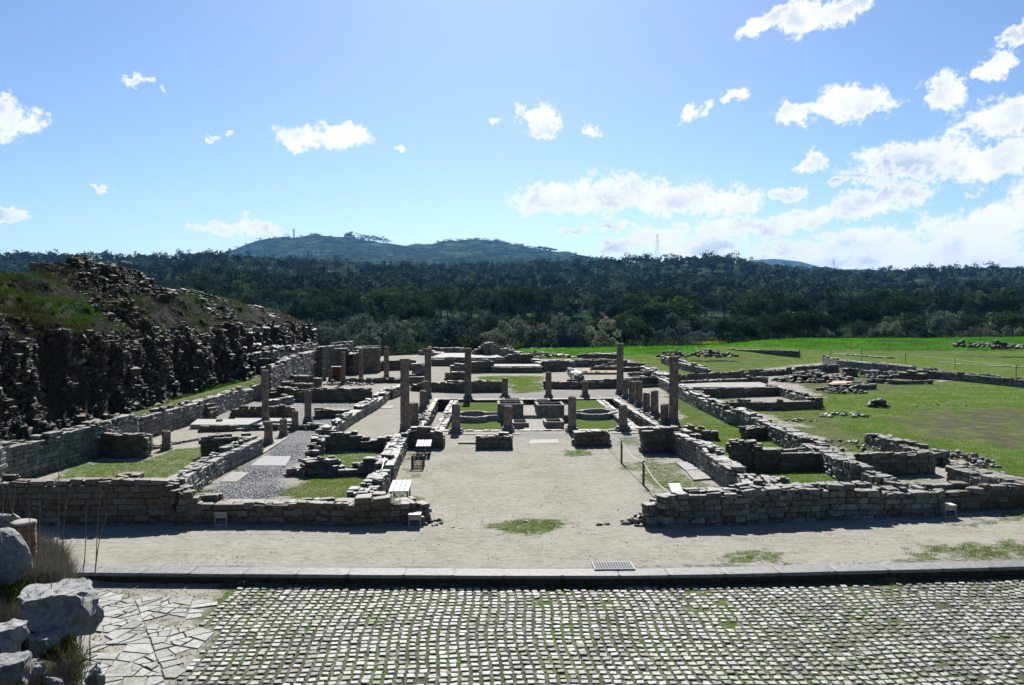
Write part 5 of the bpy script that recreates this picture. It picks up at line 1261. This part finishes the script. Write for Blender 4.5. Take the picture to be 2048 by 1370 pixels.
# dry grass
g_ = np.random.default_rng(51); n = 9500; Y = g_.uniform(4.2, 8.5, n); X = np.interp(Y, [2.4, 6, 6.8, 8.2, 9], [-1.55, -2.98, -3.35, -4.2, -4.7]) - .12 - np.abs(g_.normal(0, .55, n)); P = np.stack([X, Y, bank_z(X, Y)], 1)
k = fbm(X * 1.7, Y * 1.7, 3) > -.12
blades('dry_grass', P[k], .22, .006, DRYG, per=8, spread=.035, seed=52, lean=.38)
blades('green_tufts', P[~k & (Y > 6.2)][::3], .13, .008, WALLG, per=6, spread=.05, seed=53)
stems = [(70, 1180, 78, 985, 7.0), (108, 1150, 122, 930, 7.4), (165, 1150, 180, 1010, 7.3), (190, 1145, 205, 985, 7.3), (190, 1145, 210, 1030, 7.3), (122, 1175, 126, 1000, 7.0), (20, 1080, 31, 915, 7.8), (24, 1075, 18, 965, 7.8), (4, 1040, 10, 950, 8.0), (160, 1300, 172, 1190, 6.3), (180, 1330, 186, 1200, 6.2), (110, 1200, 95, 1140, 6.6), (60, 1130, 52, 1000, 7.5)]
for i, (x0_, yb, x1_, yt, D) in enumerate(stems):
    a = atd(x0_, yb, D); b_ = atd(x1_, yt, D); pts = []
    for k_ in range(9):
        t_ = k_ / 8; p = a * (1 - t_) + b_ * t_; p[0] += .03 * math.sin(t_ * 3 + i) * t_; pts.append(tuple(p))
    mm = MB().tube(pts, [.0055 * (1 - .6 * k_ / 8) for k_ in range(9)], 5)
    for q_ in range(6):
        t_ = .82 + q_ * .035; p = a * (1 - t_) + b_ * t_; p[0] += .03 * math.sin(t_ * 3 + i) * t_; s_ = (-1) ** q_; mm.tube([tuple(p), tuple(p + [s_ * .018, 0, .03])], [.003, .001], 4)
    tag(mm.build('dry_stalk', STEM), 'tall thin dry stalk rising from the rubble bank', 'stalk', 'tall dry stalks on the rubble bank')
for (p0, p1_, p2_) in (((0, 1060), (10, 1120), (0, 1145)), ((0, 1142), (52, 1140), (60, 1110)), ((110, 1350), (150, 1330), (195, 1310))):
    A, B, C_ = atd(*p0, 6.4), atd(*p1_, 6.3), atd(*p2_, 6.4); tag(MB().tube([tuple(A * (1 - t_) ** 2 + 2 * B * t_ * (1 - t_) + C_ * t_ * t_) for t_ in np.linspace(0, 1, 12)], .004, 4).build('bent_stalk', STEM), 'bent dry stalk curling over the rocks', 'stalk', 'bent dry stalks over the rocks')

# ------------------------------------------------------------------ trees
def cards(P, S, g, nup=0.3):
    """random leaf quads at P with half size S"""
    n = len(P); a = g.normal(0, 1, (n, 3)); a /= np.linalg.norm(a, axis=1)[:, None]; b_ = g.normal(0, 1, (n, 3)); b_ = np.cross(a, b_); b_ /= np.linalg.norm(b_, axis=1)[:, None]
    S = np.broadcast_to(S, (n,))[:, None]; a = a * S; b_ = b_ * S * .6; V = np.stack([P - a, P - b_, P + a, P + b_], 1).reshape(-1, 3); return V, np.arange(4 * n).reshape(-1, 4)
def crown_pts(kind, g, n):
    """leaf positions for a tree of unit height"""
    P = []
    if kind == 'olive':
        nc = 26; C_ = g.normal(0, 1, (nc, 3)); C_ /= np.linalg.norm(C_, axis=1)[:, None]; C_ *= g.uniform(.55, 1, (nc, 1)) ** .5; C_ = C_ * [.42, .42, .36] + [0, 0, .56]; R_c = g.uniform(.10, .17, nc)
    elif kind == 'pine':
        nc = 17; a = g.uniform(0, 6.28, nc); r = np.sqrt(g.random(nc)) * .34; C_ = np.stack([r * np.cos(a), r * np.sin(a), .76 - r * r * 1.3 + g.normal(0, .07, nc)], 1); R_c = g.uniform(.10, .17, nc)
    elif kind == 'tall':
        nc = 18; z = g.uniform(.3, .97, nc); a = g.uniform(0, 6.28, nc); r = .17 * (1.15 - z) ** .5 * g.uniform(.3, 1.3, nc); C_ = np.stack([r * np.cos(a), r * np.sin(a), z], 1); R_c = g.uniform(.055, .10, nc)
    else:
        nc = 12; C_ = g.normal(0, 1, (nc, 3)) * [.4, .4, .2] + [0, 0, .4]; R_c = g.uniform(.15, .28, nc)
    i = g.integers(0, nc, n); d = g.normal(0, 1, (n, 3)); d /= np.linalg.norm(d, axis=1)[:, None]; d *= g.uniform(.35, 1, (n, 1)) ** .6
    return C_[i] + d * R_c[i][:, None], C_
def tree_proto(kind, h, material, seed, nleaf, leaf):
    g = np.random.default_rng(seed); P, C_ = crown_pts(kind, g, nleaf); V, F = cards(P * h, leaf * g.uniform(.6, 1.3, nleaf), g)
    cl = g.random(nleaf) * .6 + .4 * vnoise(P[:, 0] * 9 + seed, P[:, 2] * 9)
    crown = npmesh('crown', V, quads=F, mats=[material], tone=np.repeat(cl, 4))
    mb = MB(); r0 = h * (.035 if kind == 'olive' else .018)
    top = .5 if kind == 'olive' else (.74 if kind == 'pine' else .93); ln_ = [g.normal(0, .012, 2) * h for _ in range(6)]
    pts = [(ln_[i][0] * i * .4, ln_[i][1] * i * .4, h * (top * i / 5) - (.6 if i == 0 else 0)) for i in range(6)]; mb.tube(pts, [r0 * (1.15 - .75 * i / 5) for i in range(6)], 7)
    for c_ in C_[:9]:
        z = min(top, max(.2, c_[2] - .14)); j = z / top * 5; i0 = min(4, int(j)); w = j - i0; s_ = np.array(pts[i0]) * (1 - w) + np.array(pts[i0 + 1]) * w; e_ = c_ * h
        mb.tube([tuple(s_), tuple(s_ * .5 + e_ * .5 + [0, 0, .03 * h]), tuple(e_)], [r0 * .45, r0 * .3, r0 * .12], 5)
    tm = bpy.data.meshes.new('trunk'); tm.from_pydata(mb.v, [], mb.f); tm.materials.append(BARK); return crown, tm, h
PR = {'olive': [tree_proto('olive', 5.5, OLIVE, 100 + i, 2600, .16) for i in range(4)], 'pine': [tree_proto('pine', 12, PINE, 120 + i, 2300, .28) for i in range(4)],
      'tall': [tree_proto('tall', 15, EUCA, 140 + i, 1300, .30) for i in range(4)], 'scrub': [tree_proto('scrub', 3.2, SCRUB, 160 + i, 900, .17) for i in range(3)]}
INFO = {'olive': ('olive_tree', 'tree', 'silvery olive tree in the belt of trees beyond the ruins', 'silvery olive trees beyond the ruins'),
        'pine': ('pine_tree', 'tree', 'dark round crowned pine in the wood beyond the olives', 'dark pines in the wood'),
        'tall': ('eucalyptus_tree', 'tree', 'tall slender tree with a bare lower trunk in the wood', 'tall slender trees in the wood'),
        'scrub': ('shrub', 'shrub', 'low green shrub among the trees beyond the ruins', 'shrubs beyond the ruins')}
tr_ = np.random.default_rng(61)
def put_tree(kind, col, D, s=1.0, label=None, wide=1.0, group=True):
    X = (col - 968) / FPX * D; Y = D; z = float(height(X, Y)); cm, tm, h = PR[kind][tr_.integers(len(PR[kind]))]; nm, cat, lb, gr = INFO[kind]
    o = empty(nm, (X, Y, z - .1), label or lb, cat, None if label else gr, rz=tr_.uniform(0, 6.28)); o.scale = (s * wide, s * wide, s); link('crown', cm, o)
    if kind != 'scrub': link('trunk', tm, o)
    return o
put_tree('olive', 1022, 140, 1.2, 'round silvery olive tree standing out just right of the gable shaped wall', 1.2)
put_tree('olive', 893, 138, 1.35, 'broad silver topped olive tree left of the gable shaped wall', 1.25)
put_tree('olive', 1900, 166, 1.25, 'pale feathery tree above the bright far field')
put_tree('pine', 988, 160, .7, 'dark upright evergreen between the two round olive trees')
put_tree('olive', 735, 128, .95, 'silvery tree rising behind the far court columns'); put_tree('olive', 690, 140, 1.0, 'silvery olive at the end of the city wall')
cnt = {'olive': 0, 'pine': 0, 'tall': 0, 'scrub': 0}
def ok_left(col, D): return not (col < 630 and D < 240)
while cnt['olive'] < 130:
    D = 1 / tr_.uniform(1 / 260, 1 / 146); col = tr_.uniform(640, 2150)
    if col > 1240 and D < 172: D += 32
    if col > 1500 and tr_.random() < .6: continue
    put_tree('olive', col, D, tr_.uniform(.6, 1.0) + .75 * tr_.random() ** 2); cnt['olive'] += 1
while cnt['scrub'] < 200:
    D = 1 / tr_.uniform(1 / 230, 1 / 135); col = tr_.uniform(640, 2150)
    if col > 1030 and D < 150: D += 25
    if col > 1500 and D < 172: D += 22
    put_tree('scrub', col, D, tr_.uniform(.6, 1.2), wide=1.3); cnt['scrub'] += 1
while cnt['pine'] < 280:
    D = 1 / tr_.uniform(1 / 480, 1 / 160); col = tr_.uniform(150, 2150)
    if not ok_left(col, D): continue
    if col < 640 and tr_.random() < .5: continue
    put_tree('pine', col, D, tr_.uniform(.45, 1.25) if D > 230 else tr_.uniform(.4, .75), wide=tr_.uniform(1, 1.6)); cnt['pine'] += 1
while cnt['tall'] < 250:
    D = 1 / tr_.uniform(1 / 620, 1 / 235); col = tr_.uniform(150, 2100)
    if col > 720 and tr_.random() < .62: continue
    put_tree('tall', col, D, tr_.uniform(.5, .95), wide=tr_.uniform(.9, 1.5)); cnt['tall'] += 1
for col, D, s_, lb in ((432, 520, 1.5, 'tallest gangly tree on the skyline, its tufts standing clear'), (450, 525, 1.55, 'second gangly skyline tree beside the tallest one'), (463, 520, 1.45, 'third gangly skyline tree, nearest the mountain'), (400, 500, 1.15, 'spindly skyline tree left of the gangly trio'), (346, 520, 1.1, 'lone round topped tree on the low part of the skyline')):
    put_tree('tall', col, D, s_, lb, 1.1)
# the wood farther off, one mass
def wood(name, n, dmin, dmax, kinds, nq, qs, hs, seed, cols=(-60, 2110), power=1.0, material=PINE, cond=None):
    g = np.random.default_rng(seed); D = 1 / g.uniform(1 / dmax, 1 / dmin, n); D = np.where(g.random(n) < power, D, g.uniform(dmin, dmax, n)); col = g.uniform(*cols, n); X = (col - 968) / FPX * D; Y = D
    if cond is not None: k = cond(X, Y, D, col, g); X, Y, D, col = X[k], Y[k], D[k], col[k]; n = len(X)
    z = height(X, Y); tmpl = []
    for kd in kinds:
        P, _ = crown_pts(kd, g, nq); tmpl.append(P)
    ki = g.integers(0, len(kinds), n); h = g.uniform(*hs, n); a = g.uniform(0, 6.28, n)
    T_ = np.stack(tmpl)[ki]; c, s = np.cos(a)[:, None], np.sin(a)[:, None]; wd = g.uniform(1, 1.5, n)[:, None]
    x = (T_[..., 0] * c - T_[..., 1] * s) * h[:, None] * wd + X[:, None]; y = (T_[..., 0] * s + T_[..., 1] * c) * h[:, None] * wd + Y[:, None]; zz = T_[..., 2] * h[:, None] + z[:, None]
    P = np.stack([x, y, zz], -1).reshape(-1, 3); V, F = cards(P, np.repeat(qs * (D / dmin) ** .55, nq) * g.uniform(.6, 1.3, n * nq), g)
    tn = np.repeat(np.clip(g.random(n)[:, None] ** 1.7 * .9 + .35 * fbm(X / 70, Y / 110, 3)[:, None] + g.random((n, nq)) * .3, 0, 1).ravel(), 4)
    return tag(link(name, npmesh(name, V, quads=F, mats=[material], tone=tn)), kind='stuff')
wood('far_pine_wood', 4200, 440, 2000, ['pine', 'olive', 'pine', 'tall'], 80, .8, (8, 15), 71, power=.55)
wood('far_mixed_wood', 2600, 430, 1900, ['tall', 'tall', 'olive', 'pine'], 56, .7, (9, 15), 72, power=.5, material=EUCA)
wood('skyline_trees', 700, 1050, 1900, ['tall', 'pine', 'tall'], 70, 1.1, (10, 24), 75, power=.3, material=PINE)
wood('hill_scrub', 5200, 2300, 4300, ['scrub'], 10, 2.6, (8, 16), 73, power=.1, material=EUCA, cols=(380, 1350), cond=lambda X, Y, D, col, g: fbm(X / 260, Y / 200, 4) > g.uniform(-.3, .4, len(X)))
wood('ridge_pines', 30, 4100, 4260, ['pine', 'olive', 'olive'], 90, 2.6, (16, 36), 74, cols=(694, 782), power=0, material=PINE)
wood('ridge_pines', 26, 4050, 4160, ['pine'], 50, 2.4, (14, 20), 76, cols=(1075, 1116), power=0, material=PINE)
wood('valley_scrub', 2600, 150, 300, ['scrub'], 60, .28, (2.2, 4.5), 77, cols=(640, 2110), power=.6, material=SCRUB, cond=lambda X, Y, D, col, g: D > np.where(col > 1500, 176, np.where(col > 1040, 152, 136)))

# ------------------------------------------------------------------ pylons
def pylon(px, D, ty, label, w=1.0):
    X = (px - 968) / FPX * D; z = float(height(X, D)); zt = CAMH + (636 - ty) / FPX * D; h = zt - z; e = empty('electricity_pylon', (X, D, z), label, 'pylon', 'lattice pylons on the skyline'); m = MB(); r = .13 * w * D / 1500
    lv = [0, .25, .45, .62, .75, .87, 1.0]; wd = [h * .09, h * .07, h * .05, h * .035, h * .03, h * .025, h * .02]
    for sx in (-1, 1):
        for sy in (-1, 1): m.tube([(sx * wd[i], sy * wd[i], h * lv[i]) for i in range(7)], r, 4)
    for i in range(6):
        for s_ in (-1, 1):
            m.tube([(-wd[i], s_ * wd[i], h * lv[i]), (wd[i + 1], s_ * wd[i + 1], h * lv[i + 1])], r * .6, 4); m.tube([(wd[i], s_ * wd[i], h * lv[i]), (-wd[i + 1], s_ * wd[i + 1], h * lv[i + 1])], r * .6, 4)
    m.build('tower', PYL, e); a_ = MB()
    for q_, l in ((.98, .14), (.8, .18), (.64, .14)):
        for s_ in (-1, 1): a_.tube([(0, 0, h * q_), (s_ * h * l, 0, h * (q_ - .005))], r * .8, 4); a_.tube([(0, 0, h * (q_ - .05)), (s_ * h * l, 0, h * (q_ - .005))], r * .6, 4)
    a_.build('crossarm', PYL, e)
pylon(1316, 1500, 468, 'tall lattice pylon against the clouds above the wood', .9); pylon(1676, 2600, 519, 'faint lattice pylon at the foot of the blue far ridge', .8); pylon(593, 4150, 460, 'mast with platforms on the mountain top', 2.0); pylon(1945, 2400, 530, 'small pylon on the low hills by the frame edge', .7)
for i, (px, yt, yb) in enumerate(((601, 507, 515), (619, 505, 513), (637, 503, 511), (572, 521, 526), (579, 516, 522))):
    D = 1900; A = atd(px, yb, D); h = (yb - yt) / FPX * D
    z = float(height(A[0], A[1])); e = empty('insulator_mast', (A[0], A[1], z), 'thin mast with a white gleaming insulator on the wooded hillside', 'mast', 'masts with white insulators'); MB().tube([(0, 0, -2), (0, 0, A[2] + h * 1.2 - z)], .35, 5).build('pole', PYL, e); MB().tube([(0, -.4, A[2] - z), (0, -.4, A[2] + h - z)], 1.3, 6).build('insulator', WHITEP, e)

# ------------------------------------------------------------------ haze
hz_b = MB().box((0, 5200, 300), (9500, 6300, 330)); o = hz_b.build('haze', []) if False else None
m = bpy.data.materials.new('haze_air'); m.use_nodes = True; t = m.node_tree; t.nodes.clear()
oo = t.nodes.new('ShaderNodeOutputMaterial'); pv = t.nodes.new('ShaderNodeVolumePrincipled'); pv.inputs['Color'].default_value = (.20, .50, 1, 1); pv.inputs['Density'].default_value = HAZE; pv.inputs['Anisotropy'].default_value = 0.0
t.links.new(pv.outputs[0], oo.inputs['Volume'])
tag(MB().box((0, 5400, 268), (9600, 6200, 282)).build('haze', m), kind='stuff')
